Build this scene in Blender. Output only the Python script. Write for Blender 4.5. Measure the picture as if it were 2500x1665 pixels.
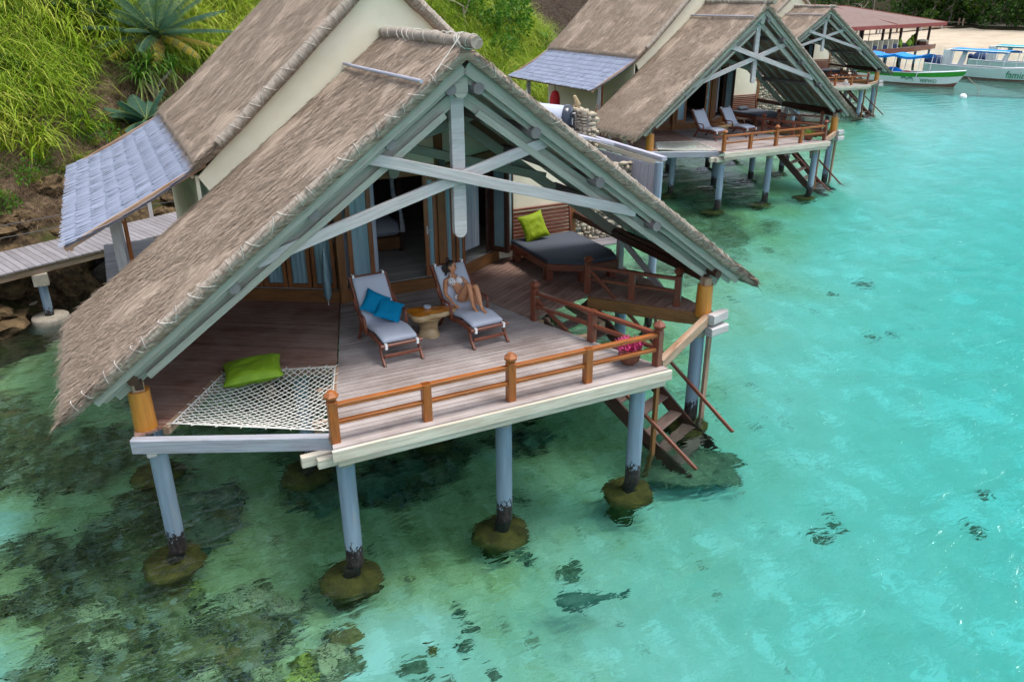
import bpy, bmesh, math, random
import numpy as np
from mathutils import Vector, Matrix, Euler, noise as mnoise

random.seed(7); rng = np.random.default_rng(7)
R = math.radians
scene = bpy.context.scene
col = scene.collection
for o in list(bpy.data.objects):
    bpy.data.objects.remove(o)

# ------------------------------------------------------------------ camera, world, sun, exposure
cam = bpy.data.cameras.new('camera'); cam_o = bpy.data.objects.new('camera', cam); col.objects.link(cam_o)
cam.sensor_width = 36; cam.lens = 28.0; cam.clip_end = 2000; cam.clip_start = 0.1
rot = Matrix(((0.89565771, 0.181127, -0.40618995), (-0.44471529, 0.35435865, -0.8225924), (-0.00505677, 0.91740011, 0.397934)))
cam_o.matrix_world = Matrix.Translation((-4.584, -9.260, 5.505)) @ rot.to_4x4()
scene.camera = cam_o

SUN_EL, SUN_AZ = 70, 122
world = bpy.data.worlds.new('World'); scene.world = world; world.use_nodes = True
wn = world.node_tree; wn.nodes.clear()
sky = wn.nodes.new('ShaderNodeTexSky'); sky.sky_type = 'NISHITA'; sky.sun_disc = False
sky.sun_elevation = R(SUN_EL); sky.sun_rotation = R(SUN_AZ); sky.air_density = 1.0; sky.dust_density = 4.0; sky.ozone_density = 1.0
bg = wn.nodes.new('ShaderNodeBackground'); bg.inputs[1].default_value = 0.15
wo = wn.nodes.new('ShaderNodeOutputWorld')
# broken bright cloud over the blue
wt = wn.nodes.new('ShaderNodeTexCoord'); wm = wn.nodes.new('ShaderNodeMapping'); wm.inputs['Scale'].default_value = (1, 1, 2.2); wn.links.new(wt.outputs['Generated'], wm.inputs[0])
wz = wn.nodes.new('ShaderNodeTexNoise'); wz.inputs['Scale'].default_value = 6.0; wz.inputs['Detail'].default_value = 6; wz.inputs['Roughness'].default_value = 0.6; wn.links.new(wm.outputs[0], wz.inputs['Vector'])
wr = wn.nodes.new('ShaderNodeValToRGB'); wr.color_ramp.elements[0].position = 0.44; wr.color_ramp.elements[1].position = 0.60; wn.links.new(wz.outputs[0], wr.inputs[0])
wx = wn.nodes.new('ShaderNodeMix'); wx.data_type = 'RGBA'; wn.links.new(wr.outputs[0], wx.inputs[0]); wn.links.new(sky.outputs[0], wx.inputs[6]); wx.inputs[7].default_value = (9.0, 9.6, 10.5, 1)
wn.links.new(wx.outputs[2], bg.inputs[0]); wn.links.new(bg.outputs[0], wo.inputs[0])
sun = bpy.data.lights.new('sun', 'SUN'); sun.energy = 2.5; sun.angle = R(20); sun.color = (1.0, 0.95, 0.88)
sun_o = bpy.data.objects.new('sun', sun); col.objects.link(sun_o)
sd = Vector((math.sin(R(SUN_AZ)) * math.cos(R(SUN_EL)), math.cos(R(SUN_AZ)) * math.cos(R(SUN_EL)), math.sin(R(SUN_EL))))
sun_o.rotation_euler = sd.to_track_quat('Z', 'Y').to_euler(); sun_o.location = (0, 0, 60)
scene.view_settings.view_transform = 'Standard'; scene.view_settings.look = 'None'
scene.view_settings.exposure = 0.52; scene.view_settings.gamma = 1.0; scene.view_settings.use_curve_mapping = False
cy = scene.cycles
cy.use_denoising = True; cy.max_bounces = 10; cy.diffuse_bounces = 5; cy.transmission_bounces = 6; cy.glossy_bounces = 3
cy.transparent_max_bounces = 8; cy.caustics_refractive = True; cy.caustics_reflective = False; cy.blur_glossy = 1.0
cy.sample_clamp_indirect = 4.0

WZ = -2.19                                   # water level; the terrace deck is z = 0
SH = Vector((0.79, 0.613, 0)).normalized()   # along the shore
NH = Vector((-SH.y, SH.x, 0))                # inland
def sh(a, d, z=0): return Vector((SH.x * a + NH.x * d, SH.y * a + NH.y * d, z))

# ------------------------------------------------------------------ materials
def new_mat(name):
    m = bpy.data.materials.new(name); m.use_nodes = True
    nt = m.node_tree; nt.nodes.clear()
    return m, nt
def N(nt, t, **kw):
    n = nt.nodes.new(t)
    for k, v in kw.items():
        if isinstance(k, str) and hasattr(n, k): setattr(n, k, v)
    return n
def L(nt, a, b): nt.links.new(a, b)
def ramp(nt, fac, stops, interp='LINEAR'):
    r = nt.nodes.new('ShaderNodeValToRGB'); r.color_ramp.interpolation = interp
    e = r.color_ramp.elements
    while len(e) < len(stops): e.new(0.5)
    for k, (p, c) in enumerate(stops):
        e[k].position = p; e[k].color = (c[0], c[1], c[2], 1) if len(c) == 3 else c
    L(nt, fac, r.inputs[0]); return r.outputs[0]
def coords(nt, kind='UV', scale=(1, 1, 1), rotz=0):
    tc = nt.nodes.new('ShaderNodeTexCoord'); mp = nt.nodes.new('ShaderNodeMapping')
    mp.inputs['Scale'].default_value = scale; mp.inputs['Rotation'].default_value = (0, 0, rotz)
    L(nt, tc.outputs[kind], mp.inputs[0]); return mp.outputs[0]
def pos(nt, scale=(1, 1, 1)):
    g = nt.nodes.new('ShaderNodeNewGeometry'); mp = nt.nodes.new('ShaderNodeMapping')
    mp.inputs['Scale'].default_value = scale; L(nt, g.outputs['Position'], mp.inputs[0]); return mp.outputs[0]
def nz(nt, vec, scale=1.0, detail=4, rough=0.55, dist=0.0):
    n = nt.nodes.new('ShaderNodeTexNoise'); n.inputs['Scale'].default_value = scale
    n.inputs['Detail'].default_value = detail; n.inputs['Roughness'].default_value = rough; n.inputs['Distortion'].default_value = dist
    L(nt, vec, n.inputs['Vector']); return n.outputs[0]
def mixc(nt, fac, a, b, mode='MIX'):
    m = nt.nodes.new('ShaderNodeMix'); m.data_type = 'RGBA'; m.blend_type = mode
    if isinstance(fac, (int, float)): m.inputs[0].default_value = fac
    else: L(nt, fac, m.inputs[0])
    for s, v in ((6, a), (7, b)):
        if isinstance(v, (tuple, list)): m.inputs[s].default_value = (v[0], v[1], v[2], 1)
        else: L(nt, v, m.inputs[s])
    return m.outputs[2]
def math_(nt, op, a, b=None):
    m = nt.nodes.new('ShaderNodeMath'); m.operation = op
    for s, v in ((0, a), (1, b)):
        if v is None: continue
        if isinstance(v, (int, float)): m.inputs[s].default_value = v
        else: L(nt, v, m.inputs[s])
    return m.outputs[0]
def finish(nt, colr, rough=0.7, bump=None, bstr=0.4, bdist=0.02, spec=0.3, coat=0.0, sss=0.0):
    p = nt.nodes.new('ShaderNodeBsdfPrincipled'); o = nt.nodes.new('ShaderNodeOutputMaterial')
    if isinstance(colr, (tuple, list)): p.inputs['Base Color'].default_value = (*colr[:3], 1)
    else: L(nt, colr, p.inputs['Base Color'])
    if isinstance(rough, (int, float)): p.inputs['Roughness'].default_value = rough
    else: L(nt, rough, p.inputs['Roughness'])
    p.inputs['Specular IOR Level'].default_value = spec
    if coat: p.inputs['Coat Weight'].default_value = coat; p.inputs['Coat Roughness'].default_value = 0.15
    if bump is not None:
        b = nt.nodes.new('ShaderNodeBump'); b.inputs['Strength'].default_value = bstr; b.inputs['Distance'].default_value = bdist
        L(nt, bump, b.inputs['Height']); L(nt, b.outputs[0], p.inputs['Normal'])
    L(nt, p.outputs[0], o.inputs[0]); return p

def wood(name, dark, mid, light, su=3.0, sv=42.0, rough=0.6, spec=0.3, coat=0.0, wear=None, wearamt=0.5, bstr=0.35):
    """planks and beams: grain runs along U (metres), V across"""
    m, nt = new_mat(name)
    v = coords(nt, 'UV', (su, sv, 1))
    g = nz(nt, v, 1.0, 5, 0.6, 0.4)
    c = ramp(nt, g, [(0.28, dark), (0.5, mid), (0.74, light)])
    v2 = coords(nt, 'UV', (1.3, 2.2, 1)); g2 = nz(nt, v2, 1.0, 4, 0.6)
    c = mixc(nt, ramp(nt, g2, [(0.35, (0, 0, 0)), (0.7, (1, 1, 1))]), c, mixc(nt, 0.35, c, light), 'MIX')
    if wear:
        v3 = coords(nt, 'UV', (1.1, 9, 1)); g3 = nz(nt, v3, 1.0, 5, 0.65)
        f = ramp(nt, g3, [(0.5 - 0.2 * wearamt, (0, 0, 0)), (0.62, (1, 1, 1))])
        c = mixc(nt, math_(nt, 'MULTIPLY', f, wearamt), c, wear)
    finish(nt, c, rough, g, bstr, 0.006, spec, coat)
    return m
def plain(name, c1, c2, scale=8, rough=0.7, spec=0.3, bstr=0.1, bdist=0.01, kind='Object', coat=0):
    m, nt = new_mat(name)
    v = coords(nt, kind, (1, 1, 1)); g = nz(nt, v, scale, 5, 0.6)
    finish(nt, ramp(nt, g, [(0.3, c1), (0.7, c2)]), rough, g, bstr, bdist, spec, coat)
    return m

M = {}
def build_materials():
    # thatch: U along the ridge, V down the slope (metres)
    def thatch(name, tones, patch):
        m, nt = new_mat(name)
        g1 = nz(nt, coords(nt, 'UV', (26, 5.5, 1)), 1.0, 6, 0.78, 0.8)
        g2 = nz(nt, coords(nt, 'UV', (1.1, 0.8, 1)), 1.0, 5, 0.6)
        g3 = nz(nt, coords(nt, 'UV', (9, 2.2, 1)), 1.0, 5, 0.7, 1.0)
        c = ramp(nt, g1, [(0.30, tones[0]), (0.44, tones[1]), (0.56, tones[2]), (0.74, tones[3])])
        c = mixc(nt, ramp(nt, g2, [(0.40, (0, 0, 0)), (0.70, (0.6, 0.6, 0.6))]), c, patch, 'MULTIPLY')
        c = mixc(nt, ramp(nt, g3, [(0.30, (0.7, 0.7, 0.7)), (0.42, (0, 0, 0))]), c, (0.14, 0.105, 0.08), 'MIX')
        h = mixc(nt, 0.4, g1, g3)
        finish(nt, c, 0.9, h, 0.9, 0.03, 0.1)
        return m
    M['thatch'] = thatch('thatch', [(.072, .050, .034), (.245, .187, .140), (.39, .312, .246), (.58, .48, .395)], (.82, .79, .80))
    M['straw'] = thatch('straw_roll', [(.14, .11, .085), (.28, .235, .19), (.38, .33, .28), (.5, .45, .39)], (.8, .78, .78))
    M['log'] = wood('grey_log', (.09, .085, .085), (.17, .16, .16), (.26, .25, .25), 2, 22, 0.8, 0.2)
    M['net_beam'] = wood('blue_grey_timber', (.20, .21, .25), (.32, .335, .39), (.42, .435, .49), 1.4, 26, 0.75, 0.2, wear=(.25, .22, .20), wearamt=0.35)
    M['thatch_under'] = plain('thatch_underside', (.13, .10, .065), (.30, .24, .16), 30, 0.95, 0.05, 0.6, 0.03)
    M['green'] = wood('painted_green_timber', (.21, .218, .19), (.325, .335, .288), (.42, .42, .37), 1.6, 30, 0.7, 0.2, wear=(.33, .32, .27), wearamt=0.55)
    M['grey'] = wood('grey_weathered_timber', (.33, .31, .31), (.455, .435, .435), (.55, .53, .535), 1.6, 34, 0.75, 0.2, wear=(.30, .29, .27), wearamt=0.4)
    M['white_timber'] = wood('pale_fascia_timber', (.39, .345, .27), (.55, .50, .41), (.65, .60, .52), 1.4, 22, 0.75, 0.2, wear=(.33, .25, .17), wearamt=0.4)
    M['orange'] = wood('varnished_orange_timber', (.13, .034, .006), (.30, .080, .010), (.40, .125, .018), 2.2, 20, 0.45, 0.45, 0.12, wear=(.20, .085, .035), wearamt=0.45)
    M['orange_log'] = wood('varnished_log', (.34, .12, .016), (.47, .18, .022), (.55, .24, .04), 1.2, 16, 0.32, 0.5, 0.3)
    M['redwood'] = wood('red_brown_timber', (.07, .018, .010), (.15, .042, .022), (.24, .075, .04), 2.5, 26, 0.42, 0.45, 0.1)
    M['door_wood'] = wood('warm_door_timber', (.12, .040, .014), (.25, .095, .032), (.36, .15, .055), 2.5, 26, 0.42, 0.45, 0.1)
    M['brown'] = wood('brown_timber', (.10, .045, .016), (.20, .09, .03), (.28, .13, .05), 2, 22, 0.5, 0.35)
    M['tread'] = wood('worn_stair_timber', (.05, .03, .024), (.12, .08, .065), (.20, .15, .125), 2.2, 24, 0.6, 0.3)
    M['dark'] = wood('dark_timber', (.020, .009, .006), (.045, .018, .011), (.08, .034, .02), 2.5, 24, 0.45, 0.4)
    M['weathered_brown'] = wood('weathered_brown_timber', (.12, .065, .038), (.26, .14, .075), (.40, .27, .18), 2.0, 24, 0.6, 0.3, wear=(.46, .38, .31), wearamt=0.5)
    # decks: U along the board, V across; colour attribute = tone of each board
    def deck(name, dark, mid, light, bleach, bl):
        m, nt = new_mat(name)
        at = nt.nodes.new('ShaderNodeAttribute'); at.attribute_name = 'tone'
        g = nz(nt, coords(nt, 'UV', (1.6, 45, 1)), 1.0, 6, 0.65, 0.3)
        c = ramp(nt, g, [(0.25, dark), (0.5, mid), (0.78, light)])
        c = mixc(nt, ramp(nt, at.outputs['Fac'], [(0, (.85, .85, .85)), (0.8, (0, 0, 0))]), c, mixc(nt, 0.75, c, dark))
        g2 = nz(nt, pos(nt, (1, 1, 1)), 0.9, 5, 0.6)
        c = mixc(nt, math_(nt, 'MULTIPLY', ramp(nt, g2, [(0.38, (0, 0, 0)), (0.62, (1, 1, 1))]), bl), c, bleach)
        g3 = nz(nt, coords(nt, 'UV', (3.0, 10, 1)), 1.0, 5, 0.6)
        c = mixc(nt, math_(nt, 'MULTIPLY', ramp(nt, g3, [(0.6, (0, 0, 0)), (0.72, (1, 1, 1))]), 0.45), c, mixc(nt, 0.6, c, dark))
        finish(nt, c, 0.75, g, 0.4, 0.006, 0.25)
        return m
    M['deck'] = deck('bleached_deck_boards', (.13, .094, .082), (.31, .26, .245), (.45, .40, .385), (.50, .46, .455), 0.5)
    M['deck_red'] = deck('brown_deck_boards', (.10, .044, .03), (.26, .14, .105), (.40, .27, .215), (.46, .35, .30), 0.4)
    M['deck_grey'] = deck('grey_walkway_boards', (.12, .108, .11), (.22, .208, .22), (.31, .297, .315), (.28, .27, .29), 0.4)
    # piles: pale blue paint, dark growth at the water line
    m, nt = new_mat('blue_painted_pile')
    g = nz(nt, pos(nt, (7, 7, 0.5)), 1.0, 5, 0.6)
    c = ramp(nt, g, [(0.3, (.14, .20, .26)), (0.6, (.225, .295, .375)), (0.8, (.33, .375, .44))])
    gz = nt.nodes.new('ShaderNodeNewGeometry'); sx = nt.nodes.new('ShaderNodeSeparateXYZ'); L(nt, gz.outputs['Position'], sx.inputs[0])
    g4 = nz(nt, pos(nt, (22, 22, 14)), 1.0, 4, 0.7)
    lev = math_(nt, 'ADD', sx.outputs[2], math_(nt, 'MULTIPLY', math_(nt, 'SUBTRACT', g4, 0.5), 0.9))
    dk = ramp(nt, math_(nt, 'ADD', math_(nt, 'MULTIPLY', math_(nt, 'SUBTRACT', lev, WZ + 0.32), -14), 0.5), [(0.4, (0, 0, 0)), (0.6, (1, 1, 1))])
    c = mixc(nt, dk, c, ramp(nt, g4, [(0.4, (.012, .010, .010)), (0.75, (.07, .055, .05))]))
    g5 = nz(nt, pos(nt, (9, 9, 0.9)), 1.0, 6, 0.7)
    c = mixc(nt, ramp(nt, g5, [(0.56, (0, 0, 0)), (0.72, (.6, .6, .6))]), c, (.30, .27, .24))
    c = mixc(nt, dk, c, ramp(nt, g4, [(0.4, (.012, .010, .010)), (0.75, (.07, .055, .05))]))
    finish(nt, c, 0.6, g4, 0.2, 0.01, 0.3); M['pile'] = m
    M['cream'] = plain('cream_render', (.76, .70, .53), (.82, .76, .60), 3, 0.85, 0.15, 0.05)
    M['rope'] = plain('white_rope', (.50, .50, .47), (.68, .67, .63), 60, 0.8, 0.2, 0.3)
    M['old_rope'] = plain('old_rope', (.45, .42, .38), (.62, .59, .54), 60, 0.85, 0.1, 0.3)
    M['bamboo'] = wood('grey_bamboo', (.22, .22, .27), (.34, .34, .41), (.45, .46, .53), 3, 30, 0.6)
    M['concrete'] = plain('mossy_concrete', (.035, .032, .012), (.13, .11, .026), 5, 0.95, 0.1, 0.6, 0.05)
    M['dry_concrete'] = plain('pale_concrete', (.27, .24, .19), (.42, .38, .31), 9, 0.95, 0.1, 0.4, 0.02)
    M['glass'] = plain('window_glass_curtained', (.16, .27, .30), (.24, .36, .40), 2, 0.12, 0.6, 0.0)
    m, nt = new_mat('pale_curtain')
    v = coords(nt, 'UV', (1, 1, 1)); g = nz(nt, coords(nt, 'UV', (9, .25, 1)), 1.0, 3, 0.5)
    finish(nt, ramp(nt, g, [(0.3, (.40, .47, .58)), (0.7, (.70, .76, .84))]), 0.85, g, 0.5, 0.03, 0.1); M['curtain'] = m
    m, nt = new_mat('blue_curtain')
    g = nz(nt, coords(nt, 'UV', (9, .2, 1)), 1.0, 3, 0.5)
    finish(nt, ramp(nt, g, [(0.3, (.15, .29, .36)), (0.7, (.34, .52, .60))]), 0.3, g, 0.4, 0.03, 0.5); M['blue_curtain'] = m
    M['metal'] = plain('brushed_metal', (.45, .45, .45), (.6, .6, .6), 20, 0.35, 0.5, 0.0)
    M['black'] = plain('black_plastic', (.012, .012, .014), (.03, .03, .034), 9, 0.4, 0.5, 0.0)
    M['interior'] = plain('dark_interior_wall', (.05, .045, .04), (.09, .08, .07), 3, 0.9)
    M['tile'] = deck('grey_room_floor', (.30, .28, .26), (.44, .42, .39), (.56, .53, .5), (.5, .48, .46), 0.3)
    m, nt = new_mat('pale_shingle')
    at = nt.nodes.new('ShaderNodeAttribute'); at.attribute_name = 'tone'
    g = nz(nt, coords(nt, 'UV', (2, 40, 1)), 1.0, 4, 0.6)
    c = ramp(nt, g, [(0.3, (.19, .22, .30)), (0.7, (.265, .30, .40))])
    c = mixc(nt, ramp(nt, at.outputs['Fac'], [(0, (.35, .35, .35)), (1, (0, 0, 0))]), c, (.14, .16, .23))
    finish(nt, c, 0.7, g, 0.3, 0.005, 0.25); M['shingle'] = m
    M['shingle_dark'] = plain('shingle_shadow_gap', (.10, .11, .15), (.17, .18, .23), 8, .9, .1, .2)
    M['fabric'] = plain('grey_blue_canvas', (.43, .47, .56), (.49, .53, .62), 90, 0.9, 0.1, 0.25, 0.004)
    M['fabric_dark'] = plain('charcoal_canvas', (.055, .066, .085), (.08, .092, .115), 60, 0.85, 0.15, 0.3, 0.006)
    M['blue_fabric'] = plain('turquoise_canvas', (.0, .15, .30), (.005, .20, .38), 60, 0.85, 0.1, 0.2, 0.004)
    M['lime'] = plain('lime_canvas', (.15, .27, .012), (.21, .36, .02), 5, 0.55, 0.3, 0.5, 0.05)
    M['lime2'] = plain('olive_lime_canvas', (.15, .22, .004), (.21, .29, .008), 5, 0.65, 0.2, 0.5, 0.05)
    M['stone'] = plain('pale_coral_stone', (.28, .24, .18), (.52, .46, .36), 9, 0.9, 0.1, 0.5, 0.04)
    M['mortar'] = plain('grey_mortar', (.20, .19, .18), (.30, .28, .26), 12, 0.95, 0.1, 0.4, 0.02)
    M['rock'] = plain('ochre_shore_rock', (.03, .021, .012), (.17, .115, .06), 3.0, 0.9, 0.15, 0.9, 0.12)
    M['dark_rock'] = plain('dark_wet_rock', (.018, .014, .013), (.085, .07, .06), 3.0, 0.7, 0.3, 0.9, 0.12)
    M['clay'] = plain('terracotta', (.13, .05, .03), (.22, .085, .05), 12, 0.7)
    M['pink'] = plain('pink_blossom', (.42, .03, .13), (.62, .09, .24), 30, 0.6)
    M['skin'] = plain('skin', (.46, .20, .10), (.54, .26, .14), 14, 0.5, 0.35, 0.0)
    M['hair'] = plain('dark_hair', (.012, .009, .007), (.05, .035, .025), 40, 0.45, 0.4, 0.4)
    m, nt = new_mat('spotted_bikini')
    vo = nt.nodes.new('ShaderNodeTexVoronoi'); vo.inputs['Scale'].default_value = 26
    L(nt, coords(nt, 'Object'), vo.inputs['Vector'])
    finish(nt, ramp(nt, vo.outputs['Distance'], [(0.28, (.10, .03, .04)), (0.36, (.78, .74, .74))]), 0.8); M['bikini'] = m
    M['white'] = plain('white_paint', (.70, .72, .72), (.80, .82, .82), 6, 0.4, 0.4, 0.0)
    M['mint'] = plain('mint_hull_paint', (.58, .70, .66), (.66, .77, .73), 6, 0.4, 0.4, 0.0)
    M['hull_green'] = plain('green_hull_paint', (.03, .27, .02), (.05, .34, .03), 6, 0.4, 0.4, 0.0)
    M['hull_red'] = plain('brown_antifouling', (.16, .055, .035), (.22, .08, .05), 8, 0.6, 0.3, 0.0)
    M['letter'] = plain('green_lettering', (.03, .19, .10), (.04, .23, .13), 6, 0.5)
    M['tarp'] = plain('blue_tarpaulin', (.0, .17, .55), (.0, .24, .72), 3, 0.6, 0.3, 0.3, 0.05)
    M['tarp_teal'] = plain('teal_tarpaulin', (.0, .26, .33), (.01, .32, .38), 3, 0.6, 0.3, 0.3, 0.05)
    M['navy'] = plain('navy_fabric', (.012, .03, .09), (.03, .06, .16), 8, 0.7)
    M['red'] = plain('red_plastic', (.42, .01, .015), (.52, .02, .025), 8, 0.5)
    M['pav_roof'] = plain('faded_red_roof_sheet', (.145, .095, .08), (.185, .125, .108), 1.5, 0.7, 0.2, 0.0)
    M['pav_trim'] = plain('red_roof_trim', (.22, .045, .04), (.28, .065, .055), 2, 0.6)
    M['tank'] = plain('pale_grey_tank', (.36, .40, .48), (.42, .46, .54), 3, 0.35, 0.4, 0.0)
    M['tank_cap'] = plain('dark_blue_cap', (.008, .014, .028), (.015, .025, .045), 3, 0.22, 0.5, 0.0)
    m, nt = new_mat('beach_sand')
    g = nz(nt, pos(nt), 0.35, 6, 0.6)
    finish(nt, ramp(nt, g, [(0.3, (.36, .30, .225)), (0.7, (.47, .40, .31))]), 0.95, g, 0.3, 0.1, 0.1); M['sand'] = m
    # leaves
    def leaf(name, c1, c2, c3, tr=0.35):
        m, nt = new_mat(name)
        at = nt.nodes.new('ShaderNodeAttribute'); at.attribute_name = 'tone'
        c = ramp(nt, at.outputs['Fac'], [(0.0, c1), (0.5, c2), (1.0, c3)])
        d = nt.nodes.new('ShaderNodeBsdfPrincipled'); L(nt, c, d.inputs['Base Color']); d.inputs['Roughness'].default_value = 0.55
        d.inputs['Specular IOR Level'].default_value = 0.25
        t = nt.nodes.new('ShaderNodeBsdfTranslucent'); L(nt, c, t.inputs[0])
        mx = nt.nodes.new('ShaderNodeMixShader'); mx.inputs[0].default_value = tr
        L(nt, d.outputs[0], mx.inputs[1]); L(nt, t.outputs[0], mx.inputs[2])
        o = nt.nodes.new('ShaderNodeOutputMaterial'); L(nt, mx.outputs[0], o.inputs[0]); return m
    M['grass'] = leaf('long_grass', (.09, .20, .012), (.34, .48, .03), (.72, .70, .16))
    M['dry_grass'] = leaf('dry_grass', (.11, .075, .05), (.24, .17, .11), (.40, .31, .2))
    M['cycad'] = leaf('cycad_frond', (.03, .09, .06), (.06, .14, .085), (.40, .27, .03))
    M['strap'] = leaf('strap_leaf', (.05, .15, .015), (.11, .25, .03), (.30, .36, .10))
    M['shrub'] = leaf('shrub_leaf', (.02, .085, .008), (.06, .17, .012), (.17, .28, .02))
    M['tree'] = leaf('tree_leaf', (.010, .040, .006), (.035, .095, .010), (.13, .21, .018))
    M['bark'] = plain('grey_bark', (.16, .13, .10), (.32, .27, .22), 12, 0.9, 0.1, 0.5, 0.02)
build_materials()

# ------------------------------------------------------------------ mesh builder
class MB:
    def __init__(s): s.v = []; s.f = []; s.uv = []; s.tone = []; s.mi = []; s.smooth = []
    def add(s, vs, fs, uvs=None, tone=1.0, smooth=False, mi=0):
        b = len(s.v); s.v += [tuple(p) for p in vs]
        for k, f in enumerate(fs):
            s.f.append(tuple(b + i for i in f)); s.tone.append(tone); s.smooth.append(smooth); s.mi.append(mi)
            if uvs is not None: s.uv.append([uvs[i] for i in f])
            else: s.uv.append([(vs[i][0] + 0.37 * vs[i][2], vs[i][1] + vs[i][2]) for i in f])
    def beam(s, p0, p1, w, h, up=(0, 0, 1), ch=0.12, tone=1.0, w1=None, h1=None, mi=0):
        """chamfered timber from p0 to p1, width w across, height h along up"""
        p0 = Vector(p0); p1 = Vector(p1); d = p1 - p0; ln = d.length; d.normalize(); up = Vector(up)
        sx = d.cross(up)
        if sx.length < 1e-5: sx = d.cross(Vector((0, 1, 0)))
        sx.normalize(); uy = sx.cross(d)
        c = ch * min(w, h); w1 = w if w1 is None else w1; h1 = h if h1 is None else h1
        def sec(p, w, h):
            a, b = w / 2, h / 2
            return [p + sx * x + uy * y for x, y in ((-a + c, -b), (a - c, -b), (a, -b + c), (a, b - c), (a - c, b), (-a + c, b), (-a, b - c), (-a, -b + c))]
        A = sec(p0, w, h); B = sec(p1, w1, h1); n = 8; ou = random.random() * 40; ov = random.random() * 40
        per = [0, w, w, w + h, w + h, 2 * w + h, 2 * w + h, 2 * w + 2 * h, 2 * w + 2 * h]
        vs = A + B; 
        b = len(s.v); s.v += [tuple(p) for p in vs]
        for i in range(n):
            j = (i + 1) % n
            s.f.append((b + i, b + j, b + n + j, b + n + i)); s.tone.append(tone); s.smooth.append(False); s.mi.append(mi)
            s.uv.append([(ou, ov + per[i]), (ou, ov + per[i + 1]), (ou + ln, ov + per[i + 1]), (ou + ln, ov + per[i])])
        for fl, q in ((tuple(b + i for i in range(n))[::-1], A[::-1]), (tuple(b + n + i for i in range(n)), B)):
            s.f.append(fl); s.tone.append(tone); s.smooth.append(False); s.mi.append(mi)
            s.uv.append([(ou + (p - p0).dot(sx), ov + (p - p0).dot(uy)) for p in q])
    def box(s, lo, hi, tone=1.0, ch=0.02, mi=0):
        """box laid along its longest side"""
        lo = Vector(lo); hi = Vector(hi); c = (lo + hi) / 2; d = hi - lo
        k = max(range(3), key=lambda i: d[i]); e = Vector((0, 0, 0)); e[k] = d[k] / 2
        if k == 2: s.beam(c - e, c + e, d.x, d.y, (0, 1, 0), ch, tone, mi=mi)
        elif k == 0: s.beam(c - e, c + e, d.y, d.z, (0, 0, 1), ch, tone, mi=mi)
        else: s.beam(c - e, c + e, d.x, d.z, (0, 0, 1), ch, tone, mi=mi)
    def tube(s, pts, r, n=8, caps=True, tone=1.0, smooth=True, mi=0):
        pts = [Vector(p) for p in pts]; m = len(pts)
        rs = r if isinstance(r, (list, tuple)) else [r] * m
        vs = []; uvs = []; ln = 0; prev = None; ou = random.random() * 30; ov = random.random() * 30
        for k, p in enumerate(pts):
            t = (pts[min(k + 1, m - 1)] - pts[max(k - 1, 0)]).normalized()
            if prev is None:
                a = Vector((0, 0, 1)) if abs(t.z) < 0.9 else Vector((1, 0, 0))
                x = t.cross(a).normalized()
            else: x = (prev - t * prev.dot(t)).normalized()
            prev = x; y = t.cross(x)
            if k: ln += (pts[k] - pts[k - 1]).length
            for i in range(n + 1):
                a = 2 * math.pi * i / n
                vs.append(p + (x * math.cos(a) + y * math.sin(a)) * rs[k]); uvs.append((ou + ln, ov + a * max(rs)))
        fs = [(k * (n + 1) + i, k * (n + 1) + i + 1, (k + 1) * (n + 1) + i + 1, (k + 1) * (n + 1) + i) for k in range(m - 1) for i in range(n)]
        s.add(vs, fs, uvs, tone, smooth, mi)
        if caps:
            for k, rev in ((0, True), (m - 1, False)):
                ring = [vs[k * (n + 1) + i] for i in range(n)]
                f = list(range(n)); f = f[::-1] if rev else f
                s.add(ring, [tuple(f)], [(ou + i * 0.01, ov) for i in range(n)], tone, False, mi)
    def lathe(s, prof, c=(0, 0, 0), n=16, wob=0, tone=1.0, smooth=True, mi=0, sx=1, sy=1):
        vs = []; c = Vector(c); ph = random.random() * 50
        for r, z in prof:
            for i in range(n):
                a = 2 * math.pi * i / n
                k = 1 + wob * mnoise.noise((math.cos(a) * 1.6 + ph, math.sin(a) * 1.6, z * 2.5))
                vs.append(c + Vector((r * k * math.cos(a) * sx, r * k * math.sin(a) * sy, z)))
        fs = [(k * n + i, k * n + (i + 1) % n, (k + 1) * n + (i + 1) % n, (k + 1) * n + i) for k in range(len(prof) - 1) for i in range(n)]
        s.add(vs, fs, None, tone, smooth, mi)
        s.add(vs[:n], [tuple(range(n))[::-1]], None, tone, False, mi); s.add(vs[-n:], [tuple(range(n))], None, tone, False, mi)
    def prism(s, poly, z0, z1, tone=1.0, mi=0, uvd=None):
        """flat polygon extruded from z0 to z1; uvd = direction of the grain"""
        n = len(poly); d = Vector(uvd) if uvd else Vector((1, 0)); e = Vector((-d.y, d.x)); ou = random.random() * 40; ov = random.random() * 40
        vs = [(p[0], p[1], z0) for p in poly] + [(p[0], p[1], z1) for p in poly]
        uv = [(ou + p[0] * d.x + p[1] * d.y, ov + p[0] * e.x + p[1] * e.y + (0.3 if k >= n else 0)) for k, p in enumerate(vs)]
        fs = [tuple(range(n))[::-1], tuple(range(n, 2 * n))] + [(i, (i + 1) % n, n + (i + 1) % n, n + i) for i in range(n)]
        s.add(vs, fs, uv, tone, False, mi)
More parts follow.
